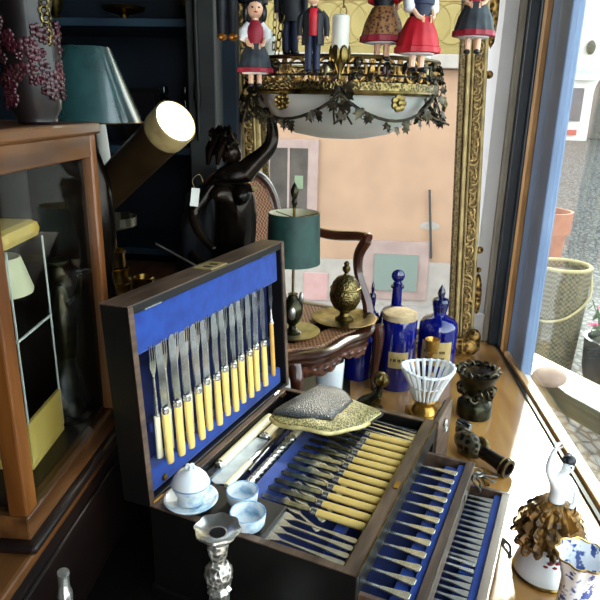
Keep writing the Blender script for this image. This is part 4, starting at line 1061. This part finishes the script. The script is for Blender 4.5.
def bronze_cup():
    T = thing('bronze_burner', 'dark waisted bronze incense burner with ornate rim on the oak', 'burner', (.357, 1.49, 0))
    MB().lathe([(.044, 0), (.046, .006), (.045, .035), (.04, .042), (.034, .048)], 28).build('base', 'bronze_verd', T)
    MB().lathe([(.034, .046), (.032, .058), (.036, .075), (.046, .105), (.053, .118), (.055, .124), (.048, .126), (.03, .10), (0, .095)], 28).build('bowl', 'bronze_verd', T)
    f = MB(); rnd = random.Random(2)
    for k in range(22):
        a = rnd.uniform(0, 6.28); z = rnd.uniform(.052, .085); r = .034+(z-.05)*.2
        f.at((cos(a)*r, sin(a)*r, z), (rnd.random()*3, rnd.random()*3, a)).torus((0, 0, 0), .009, .0032, 10, 6)
    f.build('waist_ornament', 'bronze_chased', T)
    f = MB()
    for k in range(14):
        a = k*2*PI/14
        f.at((cos(a)*.048, sin(a)*.048, .127), (.3*cos(k*3), .5*sin(k), a)).tube(spline([(-.012, -.01, 0), (0, 0, .006), (.006, .012, .001)], 4), .0042, 6)
    f.build('rim_ornament', 'bronze_chased', T)
    MB().lathe([(.046, .122), (.03, .130), (.0, .132)], 20).build('lid', 'bronze', T)
bronze_cup()
def lying_bronze():
    T = thing('bronze_telescope', 'dark bronze spyglass-like tube lying against a bronze lump on the oak', 'bronze ornament', (.318, 1.262, 0), 0)
    b = MB().at((-.012, .025, .028), (.1, .25, .5)).ell((0, 0, 0), (.026, .045, .028), 18, 12)
    b.at((-.02, .06, .04), (.3, 0, .4)).ell((0, 0, 0), (.018, .024, .016), 14, 8)
    b.build('body', 'bronze_chased', T)
    MB().tube([(-.03, .082, .055), (-.018, .072, .052), (-.004, .06, .050)], [.011, .013, .010], 12).build('cap', 'steel_dark', T)
    MB().at((.016, .012, .034), (.2, .3, .4)).ell((0, 0, 0), (.012, .024, .018), 14, 9).build('gilt_patch', 'brass_old', T)
    P0 = Vector((.012, -.004, .028)); P1 = Vector((.060, -.062, .0215))
    d = P1-P0; R_ = d.to_track_quat('Z', 'Y').to_matrix().to_4x4(); L_ = d.length
    q = MB(); q.m = Matrix.Translation(P0) @ R_
    q.lathe([(.013, 0), (.016, .004), (.0155, L_*.3), (.0165, L_*.6), (.018, L_*.8), (.021, L_*.82), (.0215, L_*.9), (.0215, L_), (.014, L_), (.013, L_*.9), (0, L_*.88)], 24).build('tube', 'bronze', T)
    q = MB(); q.m = Matrix.Translation(P0) @ R_
    q.torus((0, 0, L_*.82), .0205, .0022, 24, 6).torus((0, 0, L_*.98), .0205, .002, 24, 6).build('ring', 'brass_old', T)
lying_bronze()
kt = thing('key_bunch', 'small bunch of tarnished keys by the bronze tube and drawer corner', 'keys', (.322, 1.190, 0), .6)
for k in range(3):
    MB().at((0, 0, .004+.003*k), (0, 0, k*.7-.6)).torus((0, .01, 0), .008, .002, 12, 6).tube([(0, .002, 0), (0, -.03, 0)], .002, 6).box(-.001, .008, -.029, -.022, -.0015, .0015).build('key', 'silver_dull' if k else 'brass_old', kt)
MB().torus((0, .018, .011), .010, .0012, 16, 5).build('key_ring', 'silver_dull', kt)
def bird():
    T = thing('bronze_bird', 'dark bronze bird ornament with ribbed gilt head behind the purse', 'ornament', (.092, 1.435, 0))
    b = MB().tube(spline([(-.045, .01, .012), (-.02, .004, .038), (.0, 0, .062), (.008, 0, .088), (.010, 0, .105)], 5), [.010, .016, .022, .025, .026, .026, .025, .023, .021, .019, .017, .015, .013, .012, .011, .011, .010, .010, .010, .011, .012], 14)
    b.ell((-.0, 0, .022), (.026, .022, .022), 14, 8)
    b.build('body', 'bronze_verd', T)
    MB().at((.012, -.004, .112), (.2, .25, 0)).lathe([(.006, -.014), (.018, -.008), (.021, .002), (.017, .014), (.008, .021), (0, .023)], 36, wob=lambda a, i: .09*cos(9*a)).build('ribbed_head', 'brass_old', T)
    MB().at((-.002, -.022, .05), (.2, .5, 0)).ell((0, 0, 0), (.010, .004, .028), 12, 8).build('wing', 'brass_old', T)
    MB().lathe([(.028, 0), (.03, .005), (.022, .012)], 20).build('base', 'bronze', T)
bird()
def scraps():
    T = thing('shell', 'small pale gold shell lying beside the china basket foot', 'shell', (.182, 1.418, 0))
    MB().at((0, 0, .008), (.3, 0, .5)).lathe([(.001, -.004), (.012, .0), (.014, .006), (.006, .012), (0, .013)], 24, wob=lambda a, i: .1*cos(8*a)).build('valve', 'purse_gold', T)
    MB().at((.018, -.012, .006), (.2, 0, 1.5)).ell((0, 0, 0), (.014, .006, .005), 12, 7).build('hinge_tip', 'ivory_pale', T)
scraps()

# ------------------------------------------------------------------ porcelain half doll and vase by the window
def half_doll():
    T = thing('porcelain_dancer', 'porcelain dancer with raised arm, gold ruffled skirt and white bell base', 'figurine', (.372, .915, 0), .15)
    MB().lathe([(.050, 0), (.052, .005), (.050, .02), (.042, .045), (.034, .07), (.028, .085)], 36).build('bell_base', 'porcelain', T)
    MB().torus((0, 0, .004), .0505, .0035, 36, 7).build('base_band', 'brass', T)
    f = MB()
    for a, z in ((-1.9, .05), (-1.7, .042), (-1.8, .036), (-2.05, .042), (-1.6, .052)):
        r = .0415
        f.at((cos(a)*r, sin(a)*r, z), (0, .25, a)).ell((0, 0, 0), (.002, .005, .004), 8, 5)
    f.build('painted_flowers', 'cloth_crimson', T)
    f = MB()
    for a, z in ((-1.95, .062), (-1.7, .060), (-1.5, .040), (-2.1, .034)):
        r = .038
        f.at((cos(a)*r, sin(a)*r, z), (0, .25, a)).ell((0, 0, 0), (.0025, .006, .003), 8, 5)
    f.build('painted_leaves', 'cloth_navy', T)
    sk_ = MB()
    for lay, (z0, r0, z1, r1) in enumerate([(.078, .060, .112, .034), (.098, .056, .132, .026), (.116, .046, .148, .018)]):
        n = 72; rings = []
        for t in range(5):
            k = t/4; r = r0+(r1-r0)*k; z = z0+(z1-z0)*k
            rings.append([(r*(1+.07*(1-k*.7)*cos(13*2*PI*j/n+lay))*cos(2*PI*j/n), r*(1+.07*(1-k*.7)*cos(13*2*PI*j/n+lay))*sin(2*PI*j/n), z+.007*(1-k)*sin(17*2*PI*j/n+lay)) for j in range(n)])
        sk_.loft(rings)
    rnd = random.Random(9)
    for k in range(90):
        a = rnd.uniform(0, 6.28); z = rnd.uniform(.068, .138); r = .058-(z-.068)*.48
        sk_.at((cos(a)*r, sin(a)*r, z), (rnd.random()*3, rnd.random()*3, a)).torus((0, 0, 0), .0085, .0038, 9, 5, sq=.7); sk_.at()
    sk_.build('ruffled_skirt', 'skirt_gold', T, smooth=60)
    J = {'hip': (0, 0, .140), 'wst': (.002, 0, .156), 'chs': (.002, -.002, .176), 'shm': (.002, 0, .190), 'nck': (.005, -.001, .200), 'hd': (.010, -.003, .214), 'hd1': (.012, -.004, .222),
         'sl': (-.013, 0, .190), 'el': (-.024, -.002, .212), 'wl': (-.022, -.004, .238), 'hl': (-.017, -.005, .252), 'sr': (.017, 0, .187), 'er': (.030, -.008, .168), 'wr': (.022, -.018, .150), 'hr': (.014, -.022, .144)}
    ed = [('hip', 'wst'), ('wst', 'chs'), ('chs', 'shm'), ('shm', 'nck'), ('nck', 'hd'), ('hd', 'hd1'), ('shm', 'sl'), ('sl', 'el'), ('el', 'wl'), ('wl', 'hl'), ('shm', 'sr'), ('sr', 'er'), ('er', 'wr'), ('wr', 'hr')]
    R_ = dict(hip=.018, wst=.013, chs=.016, shm=.012, nck=.0055, hd=.0105, hd1=.010, sl=.0075, el=.0058, wl=.0042, hl=.004, sr=.0075, er=.0058, wr=.0042, hr=.004)
    ks = list(J); me = bpy.data.meshes.new('torso'); me.from_pydata([J[k] for k in ks], [(ks.index(a), ks.index(b)) for a, b in ed], [])
    o = bpy.data.objects.new('torso', me); C.objects.link(o); o.parent = T
    s = o.modifiers.new('skin', 'SKIN'); s.use_smooth_shade = True
    for i, k in enumerate(ks):
        d = me.skin_vertices[0].data[i]; d.radius = (R_[k],)*2; d.use_root = (k == 'hip')
    o.modifiers.new('sub', 'SUBSURF').levels = 2; o.modifiers['sub'].render_levels = 2
    me.materials.append(M['porcelain'])
    h = MB().ell((.013, .002, .223), (.0115, .0105, .0105), 14, 9).ell((.016, .010, .226), (.007, .006, .006), 10, 7)
    h.build('hair', 'hair_black', T)
    fg = MB()
    for k in range(4): fg.tube([(-.017, -.005, .252), (-.0165+.003*(k-1.5), -.006, .259), (-.014+.0035*(k-1.5), -.007, .264-.001*abs(k-1.5))], [.0016, .0014, .001], 6)
    fg.tube([(-.018, -.005, .250), (-.011, -.008, .254), (-.008, -.009, .257)], [.0016, .0014, .001], 6)
    fg.build('fingers', 'porcelain', T)
    MB().ell((.010, -.0125, .219), (.0012, .002, .0022), 6, 5).ell((.0060, -.0115, .2225), (.0014, .001, .0008), 6, 4).ell((.0135, -.0120, .2225), (.0014, .001, .0008), 6, 4).ell((.010, -.0115, .214), (.0022, .001, .0008), 6, 4).build('face', 'hair_brown', T)
half_doll()
def flared_vase():
    T = thing('china_vase', 'blue and white flared china vase with gilt scalloped rim, near window', 'vase', (.372, .785, 0))
    w = lambda a, i: .06*cos(9*a) if i in (6, 7, 8) else 0
    MB().lathe([(.024, 0), (.026, .004), (.022, .012), (.026, .04), (.024, .075), (.0235, .10), (.030, .128), (.037, .145), (.0355, .146), (.028, .128), (.020, .10), (0, .06)], 54, wob=w).build('body', 'vase_print', T)
    MB().tube([((.0365*(1+.06*cos(9*a)))*cos(a), (.0365*(1+.06*cos(9*a)))*sin(a), .1455) for a in [2*PI*i/72 for i in range(74)]], .0016, 6, cap=False).build('gilt_rim', 'brass', T)
flared_vase()

# ------------------------------------------------------------------ chandelier
CC = Vector((-.022, 1.40, 0))
def chandelier():
    R_ = .20; zt, zb = .862, .800
    T = thing('chandelier', 'gilt and iron chandelier with ivy swags, white candle and frosted bowl', 'chandelier', (CC.x, CC.y, zb))
    def z(v): return v-zb
    MB().torus((0, 0, z(zb)), R_, .005, 64, 8).build('lower_hoop', 'brass_old', T)
    MB().torus((0, 0, z(zt)), R_, .004, 64, 8).build('upper_hoop', 'brass_old', T)
    MB().lathe([(R_-.003, z(zb+.004)), (R_+.004, z(zb+.004)), (R_+.004, z(zb+.018)), (R_-.003, z(zb+.018))], 64, cap=False).build('moulded_band', 'brass_chased', T)
    s = MB(); n = 22
    for k in range(n):
        a = 2*PI*k/n; p = (cos(a)*R_, sin(a)*R_, z(zb+.040))
        s.at(p, (0, 0, a+PI/2)).torus((0, 0, 0), .017, .0032, 20, 6, axis='y', sq=1.15)
        s.at((cos(a+PI/n)*R_, sin(a+PI/n)*R_, z(zb+.04)), (0, 0, a+PI/n+PI/2)).ell((0, 0, 0), (.006, .003, .018), 8, 6)
        s.torus((0, 0, .014), .005, .002, 10, 5, axis='y').torus((0, 0, -.014), .005, .002, 10, 5, axis='y')
    s.build('pierced_scrolls', 'gilt_carved', T)
    for k in range(0, n, 2):
        a = 2*PI*k/n
        MB().ell((0, 0, 0), (.009, .003, .012), 10, 6).build('medallion', 'lacquer_red' if k % 4 else 'pewter_plate', T, loc=(cos(a)*R_, sin(a)*R_, z(zb+.040)), rot=(0, 0, a+PI/2))
    rj = random.Random(4); jn = MB()
    for k in range(60):
        a = rj.uniform(0, 2*PI); jn.at((cos(a)*(R_+.004), sin(a)*(R_+.004), z(zb+rj.choice((.030, .050))+rj.uniform(-.003, .003))), (rj.random()*3, rj.random()*3, a)).torus((0, 0, 0), .006, .0026, 9, 5)
        jn.ell((.008, 0, 0), (.007, .004, .003), 7, 5)
    jn.at().torus((0, 0, z(zb+.030)), R_+.004, .002, 64, 5).torus((0, 0, z(zb+.050)), R_+.004, .002, 64, 5)
    for k in range(11): jn.tube([(cos(k*.571)*(R_+.004), sin(k*.571)*(R_+.004), z(zb+.028)), (cos(k*.571)*(R_+.004), sin(k*.571)*(R_+.004), z(zb+.052))], .002, 5)
    jn.build('leafwork', 'iron_leaf', T)
    # frosted bowl below the ring
    MB().lathe([(.19, z(.806)), (.188, z(.80)), (.178, z(.775)), (.15, z(.742)), (.10, z(.717)), (.05, z(.708)), (0, z(.706)), (0, z(.709)), (.05, z(.711)), (.10, z(.720)), (.148, z(.745)), (.175, z(.777)), (.186, z(.806))], 48, cap=False).build('frosted_bowl', 'frosted', T)
    # ivy swags
    def leaf(q, p, a, s, rnd):
        q.at(p, (PI/2+rnd.uniform(-.5, .5), rnd.uniform(-.7, .7), a+PI/2+rnd.uniform(-.6, .6)), s)
        pts = [(0, .0), (.25, .12), (.55, .0), (.42, -.35), (.62, -.62), (.22, -.58), (0, -1.05), (-.22, -.58), (-.62, -.62), (-.42, -.35), (-.55, 0), (-.25, .12)]
        q.loft([[(x*.6, y*.6, -.05) for x, y in pts], [(x, y, 0) for x, y in pts], [(x*.6, y*.6, .05) for x, y in pts]])
        q.at()
    rnd = random.Random(11)
    ns = 6
    for k in range(ns):
        a0 = 2*PI*k/ns+.52; a1 = a0+2*PI/ns; q = MB(); pts = []
        for i in range(13):
            t = i/12; a = a0+(a1-a0)*t; r = R_+.012; pts.append((cos(a)*r, sin(a)*r, z(zb-.002-.048*sin(PI*t)**.8)))
        q.tube(pts, .0030, 7)
        for i in (2, 3, 5, 6, 7, 9, 10):
            for _ in range(2):
                p = Vector(pts[i]); a = a0+(a1-a0)*i/12
                leaf(q, tuple(p+Vector((cos(a)*.006, sin(a)*.006, -.004+rnd.uniform(-.010, .006)))), a, rnd.uniform(.013, .020), rnd)
        q.build('ivy_swag', 'iron_leaf', T, smooth=30)
        q = MB(); p = Vector(pts[0])
        for i in range(15):
            leaf(q, tuple(p+Vector((rnd.uniform(-.022, .022), rnd.uniform(-.012, .012), rnd.uniform(-.05, .03)))), a0, rnd.uniform(.014, .021), rnd)
        for i in range(3):
            q.tube(spline([tuple(p), tuple(p+Vector((rnd.uniform(-.03, .03), -.005, -.03))), tuple(p+Vector((rnd.uniform(-.045, .045), 0, -.055)))], 4), .002, 6)
        q.build('ivy_cluster', 'iron_leaf', T, smooth=30)
        q = MB()
        a = (a0+a1)/2; c = Vector((cos(a)*(R_+.016), sin(a)*(R_+.016), z(zb-.018)))
        for i in range(7):
            q.at(tuple(c), (0, 0, a+PI/2)).ell((cos(i*.9)*.010, -.003, sin(i*.9)*.010), (.008, .004, .007), 8, 5)
        q.ell((0, -.006, 0), (.006, .005, .006), 8, 5)
        q.build('iron_rose', 'brass_old', T)
    # candles on the ring
    for i, a in enumerate((-PI/2-.02, PI/6-.02, 5*PI/6-.02)):
        p = (cos(a)*(R_+.004), sin(a)*(R_+.004), z(zt))
        cu = MB()
        for k in range(6):
            cu.at((p[0], p[1], p[2]-.006), (0, 0, k*PI/3)).ell((.016, 0, .008), (.004, .009, .016), 8, 6)
        cu.at(p).lathe([(.006, -.04), (.004, -.03), (.012, -.012), (.018, 0)], 14)
        cup = cu.build('flower_cup', 'brass_old', T)
        MB().at(p).lathe([(.0158, .0), (.0158, .066), (.013, .068), (.0, .067)], 24).build('candle_sleeve', 'candle_white', cup)
    for i, a in enumerate((-PI/2+.0, PI/6, 5*PI/6, -2.25)):
        rr = R_-.012 if i != 3 else R_
        top = Vector((.01*cos(a), .01*sin(a), z(1.75))) if i == 3 else Vector((cos(a)*(rr*.75), sin(a)*(rr*.75), z(1.75)))
        bot = Vector((cos(a)*rr, sin(a)*rr, z(zt+(.066 if i == 0 else 0))))
        if i == 0: bot.y = -(R_+.004); 
        d = top-bot; L_ = d.length; nl = int(L_/.0155); q = MB()
        rot = d.to_track_quat('Z', 'Y').to_matrix().to_4x4()
        for k in range(nl):
            q.m = Matrix.Translation(bot+d*((k+.5)/nl)) @ rot @ Matrix.Rotation((k % 2)*PI/2, 4, 'Z') @ Matrix.Diagonal((.62, 1, 1, 1))
            q.torus((0, 0, 0), .0088, .0014, 12, 5, axis='y')
        q.build('chain', 'brass_old', T)
chandelier()

# ------------------------------------------------------------------ costume dolls hanging from the ceiling
GRP = 'costume dolls hanging round the chandelier'
CEIL = 1.75
def face(T, zc, r, y, par=None):
    f = MB()
    for s in (-1, 1): f.ell((s*r*.38, y-r*.86, zc+r*.08), (r*.14, r*.06, r*.11), 8, 5)
    f.build('eyes', 'hair_black', par or T)
    MB().ell((0, y-r*.9, zc-r*.42), (r*.24, r*.07, r*.09), 8, 5).build('mouth', 'cloth_red', par or T)
def body_mesh(h, arm_spread=.13, legs=True):
    q = MB()
    return q
def doll_woman(loc, rz, h, label, skirt, trim, blouse, bodice, hair='hair_black', shoe='hair_black', shawl=None, apron=None):
    T = thing('costume_doll', label, 'doll', loc, rz, GRP)
    k = h
    b = MB().ell((0, 0, .86*k), (.098*k, .092*k, .108*k), 18, 12)
    b.ell((0, -.088*k, .85*k), (.016*k, .02*k, .022*k), 8, 6)
    b.tube([(0, 0, .24*k), (0, 0, .5*k), (0, 0, .70*k), (0, 0, .80*k)], [.085*k, .06*k, .05*k, .04*k], 10)
    for s in (-1, 1):
        b.tube([(0, 0, .68*k), (s*.12*k, -.005*k, .62*k), (s*.115*k, -.03*k, .55*k), (s*.085*k, -.10*k, .47*k), (s*.05*k, -.12*k, .455*k)], [.025*k, .025*k, .024*k, .022*k, .02*k], 8)
        for j in range(4): b.tube([(s*.05*k, -.12*k, (.462-.012*j)*k), (s*.03*k, -.13*k, (.458-.012*j)*k)], .007*k, 5)
        b.tube([(s*.045*k, -.115*k, .465*k), (s*.04*k, -.135*k, .48*k)], .007*k, 5)
        b.tube([(s*.05*k, 0, .25*k), (s*.05*k, 0, .04*k)], [.036*k, .03*k], 8)
    bo = b.build('body', 'skin', T)
    face(T, .86*k, .098*k, 0)
    hh = MB().ell((0, .028*k, .89*k), (.115*k, .105*k, .115*k), 16, 10)
    for s in (-1, 1): hh.ell((s*.105*k, .015*k, .82*k), (.04*k, .06*k, .10*k), 10, 7)
    hh.build('hair', hair, T)
    MB().lathe([(.10*k, .44*k), (.09*k, .47*k), (.105*k, .58*k), (.10*k, .66*k), (.055*k, .73*k), (.04*k, .74*k)], 22).build('bodice', bodice, T)
    for s in (-1, 1):
        MB().tube([(s*.07*k, 0, .70*k), (s*.135*k, -.005*k, .62*k), (s*.13*k, -.02*k, .54*k), (s*.11*k, -.04*k, .52*k)], [.04*k, .055*k, .055*k, .03*k], 12).build('sleeve', blouse, T)
    MB().lathe([(.205*k, .205*k), (.20*k, .22*k), (.17*k, .34*k), (.115*k, .46*k), (.08*k, .49*k)], 44, wob=lambda a, i: (.035 if i < 3 else 0)*cos(13*a)).build('skirt', skirt, T)
    MB().lathe([(.200*k, .165*k), (.214*k, .17*k), (.213*k, .215*k), (.195*k, .225*k)], 44, wob=lambda a, i: .035*cos(13*a)).build('skirt_trim', trim, T)
    MB().lathe([(.13*k, .150*k), (.15*k, .152*k), (.18*k, .20*k)], 30, wob=lambda a, i: .03*cos(9*a)).build('petticoat', 'cloth_white', T)
    if apron: 
        rows = []
        for zz, ra in ((.24, .208), (.36, .172), (.45, .122)):
            rows.append([(ra*k*1.03*sin(a), -ra*k*1.03*cos(a), zz*k) for a in [-.55+.11*i for i in range(11)]])
        MB().loft(rows, cap=False, closed=False).build('apron', apron, T)
    if shawl: MB().lathe([(.125*k, .58*k), (.13*k, .62*k), (.08*k, .72*k), (.05*k, .75*k)], 22).build('shawl', shawl, T)
    for s in (-1, 1): MB().ell((s*.05*k, -.02*k, .022*k), (.036*k, .062*k, .026*k), 10, 7).build('shoe', shoe, T)
    MB().tube([(0, .02*k, .98*k), (0, 0, CEIL-loc[2])], .0006, 5).build('hanging_cord', 'twine', T)
def doll_man(loc, rz, h, label, coat, vest, trouser, shoe='hair_black', hair='hair_brown'):
    T = thing('costume_doll', label, 'doll', loc, rz, GRP)
    k = h
    b = MB().ell((0, 0, .88*k), (.075*k, .08*k, .095*k), 16, 11)
    b.ell((0, -.08*k, .87*k), (.014*k, .018*k, .02*k), 8, 6)
    b.tube([(0, 0, .45*k), (0, 0, .74*k), (0, 0, .82*k)], [.06*k, .045*k, .035*k], 10)
    for s in (-1, 1):
        b.ell((s*.077*k, 0, .87*k), (.012*k, .018*k, .025*k), 8, 6)
        b.tube([(0, 0, .70*k), (s*.15*k, 0, .64*k), (s*.167*k, -.005*k, .54*k), (s*.165*k, -.01*k, .45*k), (s*.168*k, -.02*k, .41*k)], [.025*k, .025*k, .022*k, .02*k, .024*k], 8)
        for j in range(4): b.tube([(s*.168*k, (-.036+.011*j)*k, .405*k), (s*.166*k, (-.038+.011*j)*k, .375*k)], .006*k, 5)
        b.tube([(s*.158*k, -.04*k, .42*k), (s*.15*k, -.05*k, .395*k)], .006*k, 5)
    b.build('body', 'skin', T)
    face(T, .88*k, .084*k, 0)
    MB().ell((0, .02*k, .915*k), (.085*k, .085*k, .085*k), 16, 9).build('hair', hair, T)
    MB().lathe([(.09*k, .44*k), (.10*k, .5*k), (.105*k, .66*k), (.085*k, .73*k), (.045*k, .765*k)], 20).build('vest', vest, T)
    c = MB(); rings = []
    for zz, r in ((.34, .125), (.42, .125), (.5, .115), (.62, .125), (.69, .12), (.745, .07), (.765, .045)):
        o_ = [(r*k*1.12*sin(a), -r*k*.92*cos(a), zz*k) for a in [.42+(2*PI-.84)*i/22 for i in range(23)]]
        i_ = [(x*.92, y*.92, z_) for x, y, z_ in o_[::-1]]
        rings.append(o_+i_)
    c.loft(rings)
    c.build('coat', coat, T)
    for s in (-1, 1):
        MB().tube([(s*.10*k, 0, .715*k), (s*.155*k, 0, .64*k), (s*.17*k, -.005*k, .54*k), (s*.167*k, -.01*k, .44*k)], [.035*k, .042*k, .038*k, .032*k], 12).build('sleeve', coat, T)
        MB().tube([(s*.048*k, 0, .47*k), (s*.05*k, 0, .25*k), (s*.05*k, 0, .04*k)], [.055*k, .05*k, .046*k], 12).build('trouser_leg', trouser, T)
        MB().ell((s*.05*k, -.025*k, .024*k), (.046*k, .074*k, .034*k), 12, 8).build('shoe', shoe, T)
    bt = MB()
    for s in (-1, 1): bt.ell((s*.022*k, -.06*k, .765*k), (.022*k, .01*k, .014*k), 8, 5)
    bt.build('bow_tie', 'cloth_black', T)
    MB().tube([(0, .02*k, .98*k), (0, 0, CEIL-loc[2])], .0006, 5).build('hanging_cord', 'twine', T)
doll_woman((-.187, 1.235, .806), .25, .160, 'hanging doll in black skirt with red hem, leftmost woman above the statue', 'cloth_grey', 'cloth_crimson', 'cloth_white', 'cloth_crimson')
doll_man((-.124, 1.27, .868), PI-.3, .17, 'hanging doll man in black suit with his back turned', 'cloth_black', 'cloth_black', 'cloth_navy')
doll_man((-.074, 1.17, .829), .1, .143, 'hanging doll man in dark tailcoat and red waistcoat', 'cloth_black', 'cloth_red', 'cloth_navy')
doll_woman((.050, 1.22, .856), 2.6, .19, 'hanging doll in embroidered crimson skirt and dark bodice beside the red-skirted doll', 'cloth_embroid', 'cloth_crimson', 'cloth_red', 'cloth_black', shawl='cloth_crimson', apron=None)
doll_woman((.112, 1.19, .836), .5, .19, 'hanging doll in plain bright red skirt at the right of chandelier', 'cloth_red', 'cloth_red', 'cloth_white', 'cloth_navy', shawl='cloth_navy')
doll_woman((.218, 1.25, .872), -.2, .18, 'hanging doll in dark skirt with red hem in front of right gilt frame', 'cloth_grey', 'cloth_crimson', 'cloth_white', 'cloth_crimson')
doll_man((-.246, 1.27, .893), .2, .21, 'hanging doll in black with copper boots, furthest left of the dolls', 'cloth_black', 'cloth_black', 'cloth_black', 'copper_boot')
doll_man((-.200, 1.30, .890), .5, .21, 'hanging doll in black with copper boots, close behind black-skirted doll', 'cloth_black', 'cloth_grey', 'cloth_black', 'copper_boot')

# ------------------------------------------------------------------ camera, light, colour management
cam = bpy.data.cameras.new('camera'); co = bpy.data.objects.new('camera', cam); C.objects.link(co)
cam.sensor_width = 36; cam.lens = 36*612/600; cam.clip_start = .01; cam.clip_end = 200
rgt = Vector((0.997, 0.081, 0.019)); dwn = Vector((0.043, -0.304, -0.952)); fwd = Vector((-0.071, 0.949, -0.307))
fwd.normalize(); rgt = (rgt-fwd*rgt.dot(fwd)).normalized(); upv = rgt.cross(fwd)
co.matrix_world = Matrix.Translation((0, 0, .78)) @ Matrix((rgt, upv, -fwd)).transposed().to_4x4()
sc_ = bpy.context.scene; sc_.camera = co
W_ = bpy.data.worlds.new('sky'); sc_.world = W_; W_.use_nodes = True
nt = W_.node_tree; bg = nt.nodes['Background']
tc = nt.nodes.new('ShaderNodeTexCoord'); sx = nt.nodes.new('ShaderNodeSeparateXYZ'); rp = nt.nodes.new('ShaderNodeValToRGB')
nt.links.new(tc.outputs['Generated'], sx.inputs['Vector']); nt.links.new(sx.outputs['Z'], rp.inputs['Fac']); nt.links.new(rp.outputs['Color'], bg.inputs['Color'])
rp.color_ramp.elements[0].color = (1.35, 1.38, 1.42, 1); rp.color_ramp.elements[1].color = (.62, .72, .86, 1)
rp.color_ramp.elements[1].position = .9
bg.inputs['Strength'].default_value = 4.2
sun = bpy.data.lights.new('sun', 'SUN'); sun.energy = 9.5; sun.angle = math.radians(5); sun.color = (1, .95, .86)
so = bpy.data.objects.new('sun', sun); C.objects.link(so)
so.rotation_euler = Vector((.26, .80, .52)).to_track_quat('Z', 'Y').to_euler()
sc_.view_settings.view_transform = 'Standard'; sc_.view_settings.look = 'None'; sc_.view_settings.exposure = .32; sc_.view_settings.gamma = 1
sc_.view_settings.use_curve_mapping = False
